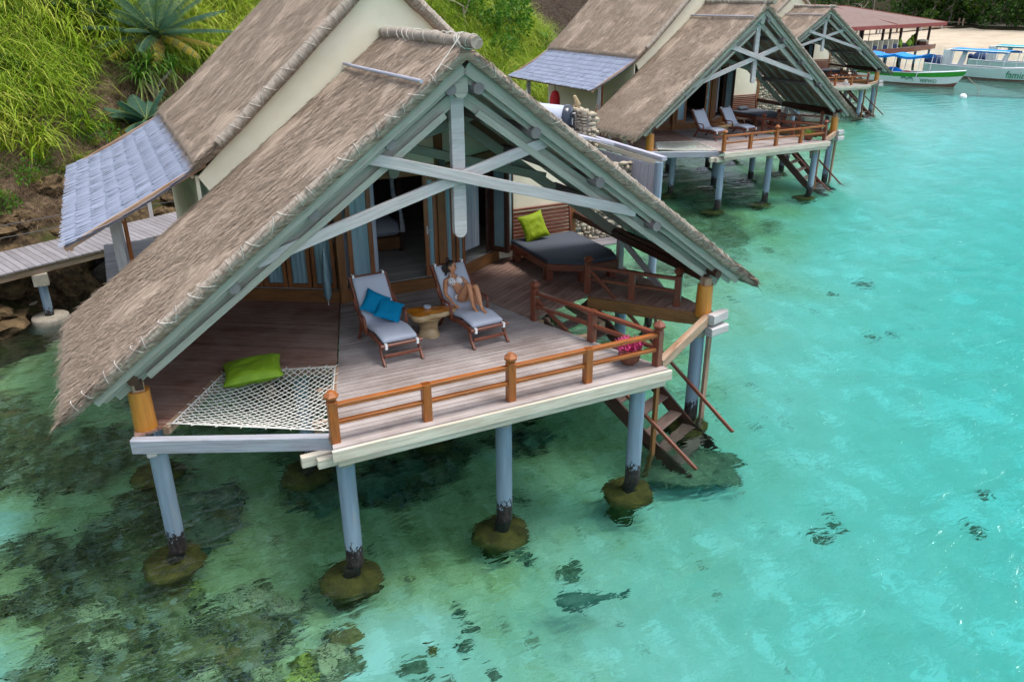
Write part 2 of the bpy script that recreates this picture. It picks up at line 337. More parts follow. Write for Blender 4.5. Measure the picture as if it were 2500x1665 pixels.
    def slab(s, poly, off, tone=1.0, mi=0):
        """3-D polygon (any plane) given a thickness vector"""
        n = len(poly); off = Vector(off); a = [Vector(p) for p in poly]
        vs = a + [p + off for p in a]
        nrm = (a[1] - a[0]).cross(a[2] - a[1])
        fl = nrm.dot(off) > 0
        top = tuple(range(n)); bot = tuple(range(n, 2 * n))
        fs = [top[::-1], bot] if fl else [top, bot[::-1]]
        for i in range(n):
            j = (i + 1) % n
            fs.append((i, j, n + j, n + i) if fl else (j, i, n + i, n + j))
        s.add(vs, fs, None, tone, False, mi)
    def build(s, name, mat, parent=None, loc=None):
        me = bpy.data.meshes.new(name)
        me.from_pydata(s.v, [], s.f)
        for m in (mat if isinstance(mat, (list, tuple)) else [mat]): me.materials.append(m)
        u = me.uv_layers.new(name='UVMap')
        u.data.foreach_set('uv', np.array([c for f in s.uv for c in f], dtype=np.float32).ravel())
        a = me.attributes.new('tone', 'FLOAT', 'FACE'); a.data.foreach_set('value', np.array(s.tone, dtype=np.float32))
        me.polygons.foreach_set('use_smooth', s.smooth); me.polygons.foreach_set('material_index', s.mi)
        me.update()
        o = bpy.data.objects.new(name, me); col.objects.link(o)
        if parent is not None: o.parent = parent
        if loc is not None: o.location = loc
        return o

def raw_mesh(name, v, f, mat, tone=None, uv=None, parent=None, smooth=False):
    """numpy quads / triangles, for the leaf and straw masses"""
    me = bpy.data.meshes.new(name); v = np.asarray(v, np.float32); f = np.asarray(f, np.int32); k = f.shape[1]
    me.vertices.add(len(v)); me.vertices.foreach_set('co', v.ravel())
    me.loops.add(f.size); me.loops.foreach_set('vertex_index', f.ravel())
    me.polygons.add(len(f)); me.polygons.foreach_set('loop_start', np.arange(0, f.size, k, dtype=np.int32))
    if tone is not None:
        a = me.attributes.new('tone', 'FLOAT', 'FACE'); a.data.foreach_set('value', np.asarray(tone, np.float32))
    if uv is not None:
        u = me.uv_layers.new(name='UVMap'); u.data.foreach_set('uv', np.asarray(uv, np.float32).ravel())
    me.update(calc_edges=True)
    if smooth: me.polygons.foreach_set('use_smooth', [True] * len(f))
    me.materials.append(mat)
    o = bpy.data.objects.new(name, me); col.objects.link(o)
    if parent is not None: o.parent = parent
    return o

def tag(o, label=None, cat=None, group=None, kind=None):
    if label: o['label'] = label
    if cat: o['category'] = cat
    if group: o['group'] = group
    if kind: o['kind'] = kind
    return o
def empty(name, loc=(0, 0, 0), rz=0):
    o = bpy.data.objects.new(name, None); col.objects.link(o); o.location = loc; o.rotation_euler = (0, 0, rz)
    o.empty_display_size = 0.2; return o
def copy_tree(o, parent=None):
    c = o.copy(); col.objects.link(c)
    if parent is not None: c.parent = parent
    for ch in list(o.children): copy_tree(ch, c)
    return c
def clip(poly, a, b):
    """keep the part of a convex polygon left of the line a->b"""
    out = []; n = len(poly)
    def side(p): return (b[0] - a[0]) * (p[1] - a[1]) - (b[1] - a[1]) * (p[0] - a[0])
    for i in range(n):
        p, q = poly[i], poly[(i + 1) % n]; sp, sq = side(p), side(q)
        if sp >= 0: out.append(p)
        if (sp > 0 and sq < 0) or (sp < 0 and sq > 0):
            t = sp / (sp - sq); out.append((p[0] + (q[0] - p[0]) * t, p[1] + (q[1] - p[1]) * t))
    return out
def boards(mb, polys, ang, w=0.115, gap=0.013, z1=0.0, th=0.035):
    d = Vector((math.cos(R(ang)), math.sin(R(ang)))); e = Vector((-d.y, d.x))
    allp = [p for q in polys for p in q]
    lo = min(p[0] * e.x + p[1] * e.y for p in allp); hi = max(p[0] * e.x + p[1] * e.y for p in allp)
    k = lo + random.random() * 0.01
    while k < hi:
        tone = random.random(); dz = random.uniform(-0.002, 0.002)
        a = (e.x * k, e.y * k); b = (a[0] + d.x, a[1] + d.y)
        a2 = (e.x * (k + w), e.y * (k + w)); b2 = (a2[0] - d.x, a2[1] - d.y)
        for q in polys:
            c = clip(clip(q, a, b), a2, b2)
            if len(c) > 2: mb.prism(c, z1 - th + dz, z1 + dz, tone, uvd=d)
        k += w + gap

# ------------------------------------------------------------------ ground, sea floor, water
def smooth01(x): x = max(0.0, min(1.0, x)); return x * x * (3 - 2 * x)
def hill_z(a, d):
    base = float(np.interp(d, [8, 12, 14.6, 15.8, 17, 18, 20, 25, 32, 60], [-3.3, -3.1, -2.75, -2.2, -1.2, -.3, 1.2, 5.5, 10, 22]))
    p = Vector((a * 0.35, d * 0.35, 0))
    n = mnoise.noise(p) * 0.55 + mnoise.noise(p * 2.7) * 0.22
    w = smooth01((d - 13) / 3)
    if d < 15.5: w *= 0.5
    # rocky benches near the water
    st = 0.25 * (abs((base * 1.7) % 1.0 - 0.5) - 0.25) * smooth01((d - 14.5) / 1) * smooth01((20 - d) / 2)
    return base + n * w + st
def floor_z(x, y):
    a = x * SH.x + y * SH.y; d = x * NH.x + y * NH.y
    z = -3.15 - 1.35 * smooth01((2 - d) / 14) + 0.25 * smooth01((d - 6) / 8)
    z += 0.75 * smooth01((a - 85) / 45)
    p = Vector((x * 0.5, y * 0.5, 3))
    return z + 0.10 * mnoise.noise(p) + 0.05 * mnoise.noise(p * 3)

REEF = [(-6.6, 3.4, .8, .7), (-7.2, 2.3, .6, .6), (-7.8, 6.0, .8, .8), (-5.4, .9, 1.1, 1), (-4.4, .1, 1.0, 1), (-3.6, .1, .6, .8), (-6, 2.4, 1.1, .75), (-5.3, 3.6, 1.1, .75), (-4.2, 3.1, .8, .9), (-5.8, 6, 1.4, .9), (-7.6, 7.4, 1.8, .9), (-2.2, 3.3, .6, .95), (-.9, 2.9, .8, .95), (.2, 3.2, .8, .7), (1.9, 3.1, .6, .6),
        (-4.7, -.8, .9, .8), (-2.9, -.3, .5, .5), (-8.3, 5.2, .9, .7), (-6.6, .4, .7, .6), (14.9, 12.6, 1.6, .9), (13.7, 10.9, 1.1, .6), (17, 12.7, 1.3, .55), (15.5, 14.6, 2, .75), (18.5, 17, 2.5, .6), (10.5, 10.4, 1.8, .55), (8.5, 9, 1.5, .6), (5, 7, 3, .55), (-2, 8, 4, .6), (24, 21, 4, .4), (-9.5, 9, 2.5, .8)]
def weed(x, y):
    p = Vector((x, y, 0))
    n = mnoise.fractal(p * 0.75, 1.0, 2.0, 5)
    n2 = mnoise.fractal(Vector((x, y, 9)) * 2.6, 1.0, 2.0, 4)
    m = 0
    for cx, cy_, r, s in REEF:
        q = ((x - cx) ** 2 + (y - cy_) ** 2) / (r * r)
        if q < 4: m = max(m, s * math.exp(-q * 0.9))
    v = m * 1.35 + 0.40 * n + 0.30 * n2 - 0.22
    v = max(v, 0.62 * smooth01((n2 - 0.56) * 5) * (0.4 + 0.6 * smooth01((x * NH.x + y * NH.y + 10) / 14)))
    return v

def sea_floor():
    m, nt = new_mat('sea_floor')
    at = nt.nodes.new('ShaderNodeAttribute'); at.attribute_name = 'weed'
    p = pos(nt)
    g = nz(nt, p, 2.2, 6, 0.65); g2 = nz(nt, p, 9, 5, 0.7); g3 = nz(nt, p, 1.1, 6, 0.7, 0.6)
    sandc = ramp(nt, g3, [(0.35, (.47, .56, .45)), (0.65, (.58, .66, .56))])
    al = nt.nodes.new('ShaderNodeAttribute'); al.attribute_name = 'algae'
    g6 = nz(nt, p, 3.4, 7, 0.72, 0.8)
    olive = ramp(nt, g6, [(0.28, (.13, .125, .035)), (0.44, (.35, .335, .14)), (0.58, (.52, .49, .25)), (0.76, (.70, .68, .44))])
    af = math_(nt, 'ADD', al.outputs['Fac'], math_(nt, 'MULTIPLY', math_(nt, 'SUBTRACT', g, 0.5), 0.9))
    sandc = mixc(nt, ramp(nt, g, [(0.33, (.45, .45, .45)), (0.5, (0, 0, 0))]), sandc, (.42, .52, .38))
    g7 = nz(nt, pos(nt, (1.0, 2.2, 1)), 5.0, 5, 0.7, 1.0)
    sandc = mixc(nt, ramp(nt, g7, [(0.30, (.5, .5, .5)), (0.46, (0, 0, 0))]), sandc, (.38, .48, .36))
    sandc = mixc(nt, ramp(nt, g3, [(0.54, (0, 0, 0)), (0.60, (.6, .6, .6))]), sandc, (.76, .82, .74))  # pale patches put water glints and caustic spots into the sand colour
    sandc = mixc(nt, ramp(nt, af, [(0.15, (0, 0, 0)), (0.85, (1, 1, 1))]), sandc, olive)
    vo = nt.nodes.new('ShaderNodeTexVoronoi'); vo.inputs['Scale'].default_value = 7.0; L(nt, p, vo.inputs['Vector'])
    rub = ramp(nt, g2, [(0.25, (.02, .03, .016)), (0.45, (.07, .08, .033)), (0.58, (.18, .17, .07)), (0.74, (.42, .41, .25))])
    rub = mixc(nt, 0.55, rub, ramp(nt, vo.outputs['Color'], [(0.1, (.02, .028, .018)), (0.4, (.10, .11, .045)), (0.6, (.23, .17, .07)), (0.85, (.40, .40, .32))]))
    f = math_(nt, 'ADD', at.outputs['Fac'], math_(nt, 'MULTIPLY', math_(nt, 'SUBTRACT', g2, 0.5), 0.5))
    fac = ramp(nt, f, [(0.18, (0, 0, 0)), (0.5, (.95, .95, .95))])
    # small dark specks far from the reef
    sp = nz(nt, pos(nt, (1, 1, 1)), 1.6, 6, 0.75)
    fac2 = ramp(nt, sp, [(0.66, (0, 0, 0)), (0.70, (1, 1, 1))])
    c = mixc(nt, math_(nt, 'MULTIPLY', fac2, 0.55), sandc, (.10, .16, .13))
    c = mixc(nt, fac, c, rub)
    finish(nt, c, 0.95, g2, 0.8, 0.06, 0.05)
    def grid(name, x0, x1, y0, y1, st, hole=None, dz=0):
        nx = int((x1 - x0) / st) + 1; ny = int((y1 - y0) / st) + 1
        v = []; w = []
        for j in range(ny):
            for i in range(nx):
                x = x0 + i * st; y = y0 + j * st
                k = weed(x, y) if x < 45 else 0.35 * mnoise.noise((x * 0.2, y * 0.2, 0)) - 0.05
                bump = 0.18 * smooth01(k * 1.3) * (0.6 + mnoise.noise((x * 2.2, y * 2.2, 1))) if st < 0.5 else 0
                v.append((x, y, floor_z(x, y) + bump + dz)); w.append(k)
        f = [(j * nx + i, j * nx + i + 1, (j + 1) * nx + i + 1, (j + 1) * nx + i) for j in range(ny - 1) for i in range(nx - 1)
             if not (hole and hole[0] < x0 + i * st < hole[1] - st and hole[2] < y0 + j * st < hole[3] - st)]
        o = raw_mesh(name, v, f, m, smooth=True)
        a = o.data.attributes.new('weed', 'FLOAT', 'POINT'); a.data.foreach_set('value', np.array(w, np.float32))
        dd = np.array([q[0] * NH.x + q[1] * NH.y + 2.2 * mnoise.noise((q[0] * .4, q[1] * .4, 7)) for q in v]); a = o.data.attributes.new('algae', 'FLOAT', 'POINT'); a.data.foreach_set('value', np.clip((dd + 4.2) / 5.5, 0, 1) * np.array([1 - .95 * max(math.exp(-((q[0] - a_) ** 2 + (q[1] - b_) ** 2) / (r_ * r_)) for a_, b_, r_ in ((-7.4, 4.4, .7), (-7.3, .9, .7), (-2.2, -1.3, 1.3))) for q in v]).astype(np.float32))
        tag(o, kind='structure'); return o
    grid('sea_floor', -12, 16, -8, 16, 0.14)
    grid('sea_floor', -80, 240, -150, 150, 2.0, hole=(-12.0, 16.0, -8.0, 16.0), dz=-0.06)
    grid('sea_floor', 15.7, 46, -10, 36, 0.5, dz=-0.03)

def water():
    m, nt = new_mat('sea_water')
    p = pos(nt, (1, 1, 1))
    # ripples run roughly across the view; stretched along one direction
    def wv(rz, sx, sy, sc, det=3, ds=0.6):
        g = nt.nodes.new('ShaderNodeNewGeometry'); mp = nt.nodes.new('ShaderNodeMapping')
        mp.inputs['Rotation'].default_value = (0, 0, R(rz)); mp.inputs['Scale'].default_value = (sx, sy, 1)
        L(nt, g.outputs['Position'], mp.inputs[0]); return nz(nt, mp.outputs[0], sc, det, 0.5, ds)
    w1 = wv(24, 0.5, 1.3, 1.5, 1.5); w2 = wv(-12, 0.7, 1.5, 5.5, 2); w3 = wv(40, 0.45, 1.1, 0.55, 1.5)
    h = math_(nt, 'ADD', math_(nt, 'ADD', math_(nt, 'MULTIPLY', w1, 0.09), math_(nt, 'MULTIPLY', w2, 0.032)), math_(nt, 'MULTIPLY', w3, 0.09))
    b = nt.nodes.new('ShaderNodeBump'); b.inputs['Strength'].default_value = 1.0; b.inputs['Distance'].default_value = 1.0
    L(nt, h, b.inputs['Height'])
    gl = nt.nodes.new('ShaderNodeBsdfPrincipled'); gl.inputs['Base Color'].default_value = (1, 1, 1, 1)
    gl.inputs['Transmission Weight'].default_value = 1.0; gl.inputs['Roughness'].default_value = 0.02; gl.inputs['IOR'].default_value = 1.33
    L(nt, b.outputs[0], gl.inputs['Normal'])
    va = nt.nodes.new('ShaderNodeVolumeAbsorption'); va.inputs['Color'].default_value = (0.03, 0.885, 0.91, 1); va.inputs['Density'].default_value = 0.43
    o = nt.nodes.new('ShaderNodeOutputMaterial'); L(nt, gl.outputs[0], o.inputs[0]); L(nt, va.outputs[0], o.inputs[1])
    x0, x1, y0, y1, zb = -70, 230, -140, 140, -5.2
    v = [(x0, y0, zb), (x1, y0, zb), (x1, y1, zb), (x0, y1, zb), (x0, y0, WZ), (x1, y0, WZ), (x1, y1, WZ), (x0, y1, WZ)]
    f = [(3, 2, 1, 0), (4, 5, 6, 7), (0, 1, 5, 4), (1, 2, 6, 5), (2, 3, 7, 6), (3, 0, 4, 7)]
    tag(raw_mesh('water', v, f, m), kind='structure')

def hillside():
    m, nt = new_mat('hillside_earth')
    p = pos(nt); g = nz(nt, p, 0.8, 6, 0.65); g2 = nz(nt, p, 5, 5, 0.7)
    gg = nt.nodes.new('ShaderNodeNewGeometry'); sx = nt.nodes.new('ShaderNodeSeparateXYZ'); L(nt, gg.outputs['Position'], sx.inputs[0])
    earth = ramp(nt, g2, [(0.3, (.045, .03, .02)), (0.5, (.13, .09, .06)), (0.72, (.26, .19, .13))])
    rockc = ramp(nt, g2, [(0.3, (.018, .013, .010)), (0.5, (.075, .052, .03)), (0.72, (.20, .14, .075))])
    z = math_(nt, 'ADD', sx.outputs[2], math_(nt, 'MULTIPLY', g, 1.6))
    c = mixc(nt, ramp(nt, z, [(0.0, (1, 1, 1)), (0.85, (0, 0, 0))]), earth, rockc)
    c = mixc(nt, ramp(nt, g, [(0.5, (0, 0, 0)), (0.62, (.8, .8, .8))]), c, (.05, .06, .015))
    at = nt.nodes.new('ShaderNodeAttribute'); at.attribute_name = 'cliff'
    c = mixc(nt, at.outputs['Fac'], c, ramp(nt, g2, [(0.3, (.008, .006, .005)), (0.52, (.04, .028, .02)), (0.75, (.14, .10, .07))]))
    finish(nt, c, 0.95, g2, 1.0, 0.15, 0.1)
    v = []; cl = []; A = np.arange(-34, 150, 0.55); D = np.concatenate([np.arange(8, 14, 1.0), np.arange(14, 27, 0.4), np.arange(27, 62, 1.5)])
    for a in A:
        for d in D:
            q = sh(a, d); z = hill_z(a, d); v.append((q.x, q.y, z)); cl.append(smooth01((a - 50.5) / 1.6) * smooth01((d - 18.5) / 1.5))
    nd = len(D); f = [(i * nd + j, (i + 1) * nd + j, (i + 1) * nd + j + 1, i * nd + j + 1) for i in range(len(A) - 1) for j in range(nd - 1)]
    o = raw_mesh('hillside', v, f, m, smooth=False)
    a = o.data.attributes.new('cliff', 'FLOAT', 'POINT'); a.data.foreach_set('value', np.array(cl, np.float32))
    tag(o, kind='structure')
    # beach closing the bay
    v = []; A = np.arange(70, 235, 2.5); D = np.arange(-90, 60, 3.0)
    for a in A:
        for d in D:
            q = sh(a, d); aa = a - 0.6 * (d + 18)
            z = float(np.interp(aa, [110, 128, 136, 147, 158, 165, 215], [-3.6, -2.75, -2.19, -1.4, -.6, .3, 6])) + 0.08 * mnoise.noise((q.x * .2, q.y * .2, 0))
            v.append((q.x, q.y, z))
    nd = len(D); f = [(i * nd + j, (i + 1) * nd + j, (i + 1) * nd + j + 1, i * nd + j + 1) for i in range(len(A) - 1) for j in range(nd - 1)]
    tag(raw_mesh('beach', v, f, M['sand'], smooth=True), kind='structure')

sea_floor(); water(); hillside()

# ------------------------------------------------------------------ thatch
def thatch_roof(name, prof, y0, y1, th, parent, nstrand, mat, round_y=0.5, tips=0.3):
    """prof: (x, z) of the top surface from ridge to eave, mirrored; y0 front, y1 back"""
    pr = np.array(prof, float); seg = np.hypot(np.diff(pr[:, 0]), np.diff(pr[:, 1])); cum = np.concatenate([[0], np.cumsum(seg)]); ln = cum[-1]
    def P(side, s, y):
        x = np.interp(s, cum, pr[:, 0]); z = np.interp(s, cum, pr[:, 1]); return np.array([side * x, y, z])
    V = []; F = []; UV = []
    for side in (-1, 1):
        nu, nv = 44, 40; b = len(V)
        for j in range(nv + 1):
            for i in range(nu + 1):
                s = ln * j / nv; y = y0 + (y1 - y0) * i / nu
                # front and back corners of the eave are rounded off
                if s > ln - round_y:
                    k = (s - (ln - round_y)) / round_y; ins = 0.25 * k * k
                    y = min(y, y1 - ins)
                q = P(side, s, y)
                nzv = 0.06 * mnoise.noise((q[0] * 1.4, q[1] * 1.4, q[2])) + 0.02 * mnoise.noise((q[0] * 5, q[1] * 5, q[2] * 5))
                t = 1 if 0 < j < nv and 0 < i < nu else 0.3
                V.append(tuple(q + np.array([0, 0, nzv * t])))
        for j in range(nv):
            for i in range(nu):
                a = b + j * (nu + 1) + i; q = (a, a + 1, a + nu + 2, a + nu + 1)
                if side > 0: q = q[::-1]
                F.append(q); UV += [((V[k][1]), math.hypot(V[k][0], V[k][2])) for k in q]
        # under side and rims
        b2 = len(V)
        for j in range(nv + 1):
            for i in range(nu + 1):
                x, y, z = V[b + j * (nu + 1) + i]; V.append((x, y, z - th * (1 if j < nv else 0.75)))
        for j in range(nv):
            for i in range(nu):
                a = b2 + j * (nu + 1) + i; q = (a, a + nu + 1, a + nu + 2, a + 1)
                if side > 0: q = q[::-1]
                F.append(q); UV += [((V[k][1]), math.hypot(V[k][0], V[k][2])) for k in q]
        def rim(idx, rev):
            for k in range(len(idx) - 1):
                q = (b + idx[k], b + idx[k + 1], b2 + idx[k + 1], b2 + idx[k])
                if rev: q = q[::-1]
                F.append(q); UV.extend([(V[t][1] + V[t][2], math.hypot(V[t][0], V[t][2])) for t in q])
        rim([j * (nu + 1) for j in range(nv + 1)], side > 0); rim([j * (nu + 1) + nu for j in range(nv + 1)], side < 0)
        rim([nv * (nu + 1) + i for i in range(nu + 1)], side > 0)
        # loose straw: thin blades lying down the slope
        for k in range(nstrand):
            if k % 5 == 0: s = ln * random.uniform(0.88, .985)
            elif k % 14 == 1: s = random.random() * ln
            else: s = ln * random.random()
            y = random.uniform(y0 + 0.01, y1 - 0.01) if k % 9 else random.choice((y0 + 0.02, y1 - 0.02)) + random.uniform(-.03, .03)
            if s > ln - round_y: y = min(y, y1 - 0.25 * ((s - ln + round_y) / round_y) ** 2)
            l = random.uniform(0.09, 0.26); w = random.uniform(0.005, 0.015)
            p = P(side, s, y); s2 = min(s + l, ln); e = P(side, s2, y)
            d = e - p if np.linalg.norm(e - p) > 0.05 else (P(side, ln, y) - P(side, ln - 0.3, y))
            d = d / np.linalg.norm(d); e = p + d * l
            if s + l > ln: e[2] -= 0.3 * (s + l - ln); l2 = tips; 
            e[1] += random.gauss(0, 0.06); nrm = np.array([side * -d[2] * side, 0, abs(d[0])]);
            up = random.uniform(0.0, 0.045)
            p = p + np.array([0, 0, 0.004 + random.random() * 0.012]); e = e + np.array([0, 0, up])
            if k % 9 == 0: p[2] -= random.random() * th * 0.8; e[2] -= random.random() * th * 0.5
            elif s > ln - 0.2: dz = random.random() * th * 0.7; p[2] -= dz; e[2] -= dz
            c = len(V); V += [tuple(p + np.array([0, -w, 0])), tuple(p + np.array([0, w, 0])), tuple(e + np.array([0, w * .4, 0])), tuple(e + np.array([0, -w * .4, 0]))]
            q = (c, c + 1, c + 2, c + 3)
            F.append(q if side < 0 else q[::-1]); u0, v0 = random.random() * 60, random.random() * 60
            UV += [(u0, v0), (u0 + 0.01, v0), (u0 + 0.01, v0 + 0.1), (u0, v0 + 0.1)]
    return raw_mesh(name, V, F, mat, uv=UV, parent=parent)

def lashings(mb, pts, r, step, rr=0.008, jit=0.05):
    """rope turns round a roll that follows pts"""
    pts = [Vector(p) for p in pts]
    for k in range(len(pts) - 1):
        a, b = pts[k], pts[k + 1]; ln = (b - a).length; t = (b - a).normalized(); n = max(1, int(ln / step))
        x = t.cross(Vector((0, 0, 1)))
        if x.length < 0.01: x = Vector((1, 0, 0))
        x.normalize(); y = x.cross(t)
        for i in range(n):
            c = a + t * (ln * (i + 0.5 + random.uniform(-.3, .3)) / n); tw = random.uniform(-jit, jit)
            mb.tube([c + (x * math.cos(q) + y * math.sin(q)) * r + t * tw * math.sin(q) for q in [2 * math.pi * j / 12 for j in range(13)]], rr, 4, False)

# ------------------------------------------------------------------ the bungalow over the water
FX, SL = 4.86, 0.74          # roof post at +-FX; roof slope
def roof_z(x): return 4.88 - SL * abs(x)
def build_hut():
    root = empty('overwater_bungalow')
    P = lambda name, mb, mat, par=root: mb.build(name, M[mat] if isinstance(mat, str) else mat, par)
    # ---- decks
    mb = MB(); boards(mb, [[(-2.66, 0.10), (2.74, 0.10), (1.80, 2.88), (1.10, 5.4), (-1.10, 5.4), (-1.93, 2.5)]], 0, 0.105)
    mb.prism([(-2.68, -.02), (2.78, -.02), (2.745, .095), (-2.655, .095)], -.045, .004, .9, uvd=(1, 0)); P('deck_boards', mb, 'deck')
    mb = MB(); boards(mb, [[(-5.02, 1.52), (-4.6, 1.66), (-3.65, 3.1), (-3.65, 6.5), (-5.02, 6.5)], [(-3.65, 3.1), (-1.95, 2.52), (-1.12, 5.4), (-2.75, 6.5), (-3.65, 6.5)]], -33, 0.115); P('deck_boards', mb, 'deck_red')
    mb = MB(); boards(mb, [[(1.12, 5.4), (1.82, 2.88), (3.4, 3.5), (3.4, 6.5), (2.75, 6.5)], [(3.4, 3.5), (4.45, 2.08), (5.05, 1.45), (5.05, 6.5), (3.4, 6.5)]], 33, 0.115); P('deck_boards', mb, 'deck_red')
    # under-frame, dark joists carrying the boards
    mb = MB()
    for y in (.9, 1.9, 2.9, 3.9, 4.9): mb.beam((-2.4 + .3 * y - .6 if y < 2.5 else -4.9, y, -.14), (2.4 - .3 * y + .6 if y < 2.5 else (2.2 if y < 3.5 else 4.9), y, -.14), .1, .17)
    for x in (-4.9, -3.0, -.9, .9, 3.2, 4.9): mb.beam((x, 2.6 if abs(x) > 2 else .2, -.30), (x, 6.5, -.30), .12, .16)
    mb.prism([(-4.9, 4.0), (4.9, 4.0), (4.9, 6.5), (-4.9, 6.5)], -.06, -.045); P('joist_frame', mb, 'weathered_brown')
    # ---- edge beams
    mb = MB(); mb.beam((-2.70, -.045, -.105), (2.82, -.045, -.105), .05, .17); mb.beam((-2.62, .02, -.235), (2.74, .02, -.235), .09, .13); P('front_fascia', mb, 'white_timber')
    mb = MB(); mb.beam((-3.05, .33, -.29), (-2.2, .33, -.29), .11, .17); mb.beam((-2.86, .20, -.30), (-2.2, .20, -.30), .1, .15); P('beam_end', mb, 'white_timber')
    mb = MB(); mb.beam((-5.06, 1.50, -.115), (-2.60, .36, -.115), .13, .22); P('net_beam', mb, 'net_beam')
    mb = MB(); mb.beam((-4.62, 1.62, -.06), (-3.66, 3.08, -.06), .09, .13); mb.beam((-3.66, 3.10, -.06), (-1.96, 2.50, -.06), .09, .13); mb.beam((-1.97, 2.46, -.06), (-2.62, .30, -.06), .07, .13); P('net_frame', mb, 'weathered_brown')
    mb = MB(); mb.beam((-4.86, 1.62, -.34), (-4.86, 2.3, -.34), .13, .17); P('beam_end', mb, 'grey')
    mb = MB(); mb.beam((2.79, .24, -.05), (4.80, 1.50, -.05), .12, .20); P('corner_beam', mb, 'weathered_brown')
    mb = MB(); mb.beam((3.36, 3.40, -.11), (4.42, 2.04, -.11), .06, .24); mb.beam((4.42, 2.04, -.11), (4.80, 1.62, -.11), .06, .24); P('walkway_fascia', mb, 'brown')
    mb = MB(); mb.beam((4.75, 1.36, -.02), (5.20, 1.50, -.02), .17, .19); mb.beam((4.72, 1.34, -.25), (5.18, 1.42, -.25), .17, .17); P('beam_end', mb, 'grey')
    # ---- piles
    for x, y in ((-4.78, 1.86), (-2.46, .33), (0.0, .33), (2.46, .33), (4.80, 1.72), (-4.8, 4.6), (-2.4, 3.4), (0.1, 3.6), (2.5, 3.9), (4.85, 4.4), (-2.4, 6.9), (0.1, 6.9), (2.5, 6.9), (4.8, 7.6), (-3.2, 11.8), (3.2, 11.8)):
        mb = MB(); mb.tube([(x, y, -.33), (x, y, -1.2), (x, y, -2.0), (x, y, -3.4)], [.128, .128, .128, .125], 20)
        pl = P('pile', mb, 'pile')
        mb = MB(); mb.lathe([(.131, -.47), (.138, -.46), (.150, -.40), (.145, -.34)], (x, y, 0), 18, .08); P('pile_cap', mb, 'dry_concrete', pl)
        mb = MB(); n = 26
        mb.lathe([(.22, -3.4), (.24, -2.80), (.40, -2.77), (.455, -2.70), (.45, -2.60), (.41, -2.53), (.15, -2.50)], (x + .02, y, 0), n, .13); P('concrete_footing', mb, 'concrete', pl)
    # ---- roof posts
    for x, y in ((-4.86, 1.75), (4.80, 1.64)):
        mb = MB(); mb.tube([(x, y, -.03), (x, y, .30), (x, y, .58)], [.155, .15, .145], 22); po = P('roof_post', mb, 'orange_log')
        mb = MB(); mb.beam((x, y, .582), (x, y, .72), .17, .17); P('post_head', mb, 'weathered_brown', po)
    # ---- thatched roofs
    t = thatch_roof('front_thatched_roof', [(0, 4.90), (1.2, 3.99), (2.6, 2.955), (4.2, 1.77), (5.3, .965), (5.82, .58)], 1.36, 5.0, .20, root, 13000, M['thatch'])
    mb = MB(); rr = [.085 + .012 * math.sin(k * 2.1) for k in range(12)]
    mb.tube([(0.02 * math.sin(k), 1.02 + k * .362, 4.93 + .018 * math.sin(k * 1.7)) for k in range(12)], rr, 12); nf = len(mb.f); lashings(mb, [(0, 1.1, 4.94), (0, 4.9, 4.94)], .098, .30, .007, .09); lashings(mb, [(0, 1.35, 4.94), (0, 1.55, 4.94)], .105, .06, .007, .12)
    mb.tube([(-.08, 1.4, 5.0), (-.35, 1.33, 4.72), (-.52, 1.25, 4.56)], .008, 4); mb.mi[nf:] = [1] * (len(mb.f) - nf); mb.build('ridge_roll', [M['straw'], M['old_rope']], t)
    mb = MB(); mb.tube([(-.70, 1.30, 4.45), (-.74, 4.0, 4.44), (-.74, 5.0, 4.44)], .028, 8); P('bamboo_batten', mb, 'bamboo', t)
    for sd in (-1, 1):
        q = [(sd * x, 1.41, roof_z(x) - .055) for x in (0.12, 1.5, 3, 4.5, 5.75)]
        mb = MB(); mb.tube(q, [.06, .07, .075, .07, .05], 12); nf = len(mb.f); lashings(mb, q, .085, .25, .0038, .10); mb.mi[nf:] = [1] * (len(mb.f) - nf)
        mb.build('verge_roll', [M['straw'], M['rope' if sd < 0 else 'old_rope']], t)
    t = thatch_roof('rear_thatched_roof', [(0, 6.02), (.6, 5.47), (1.6, 4.56), (2.6, 3.66), (3.0, 3.33), (3.42, 3.02)], 4.86, 12.4, .2, root, 11000, M['thatch'])
    for sd in (-1, 1):
        q = [(sd * x, 4.88, z - .05) for x, z in ((0.1, 5.93), (.6, 5.47), (1.6, 4.56), (2.6, 3.66), (3.0, 3.33))]
        mb = MB(); mb.tube(q, .09, 10); nf = len(mb.f); lashings(mb, q, .097, .22, .0042, .08); mb.mi[nf:] = [1] * (len(mb.f) - nf); mb.build('verge_roll', [M['straw'], M['old_rope']], t)
    mb = MB(); mb.tube([(0, 4.8, 6.02), (0, 12.45, 6.02)], .11, 10); P('ridge_roll', mb, 'straw', t)
    # cream gable between the two roofs
    mb = MB(); mb.slab([(-3.22, 5.02, 2.47), (0, 5.02, 4.84), (0, 5.02, 5.90), (-3.38, 5.02, 2.74)], (0, .06, 0)); mb.slab([(3.22, 5.02, 2.47), (3.38, 5.02, 2.74), (0, 5.02, 5.90), (0, 5.02, 4.84)], (0, .06, 0)); P('gable_wall', mb, 'cream')
    mb = MB(); mb.slab([(-3.1, 5.06, 2.36), (0, 5.06, 4.66), (0, 7.0, 4.66), (-3.1, 7.0, 2.36)], (0, 0, .05)); mb.slab([(3.1, 5.06, 2.36), (3.1, 7.0, 2.36), (0, 7.0, 4.66), (0, 5.06, 4.66)], (0, 0, .05)); P('soffit', mb, 'thatch_under')
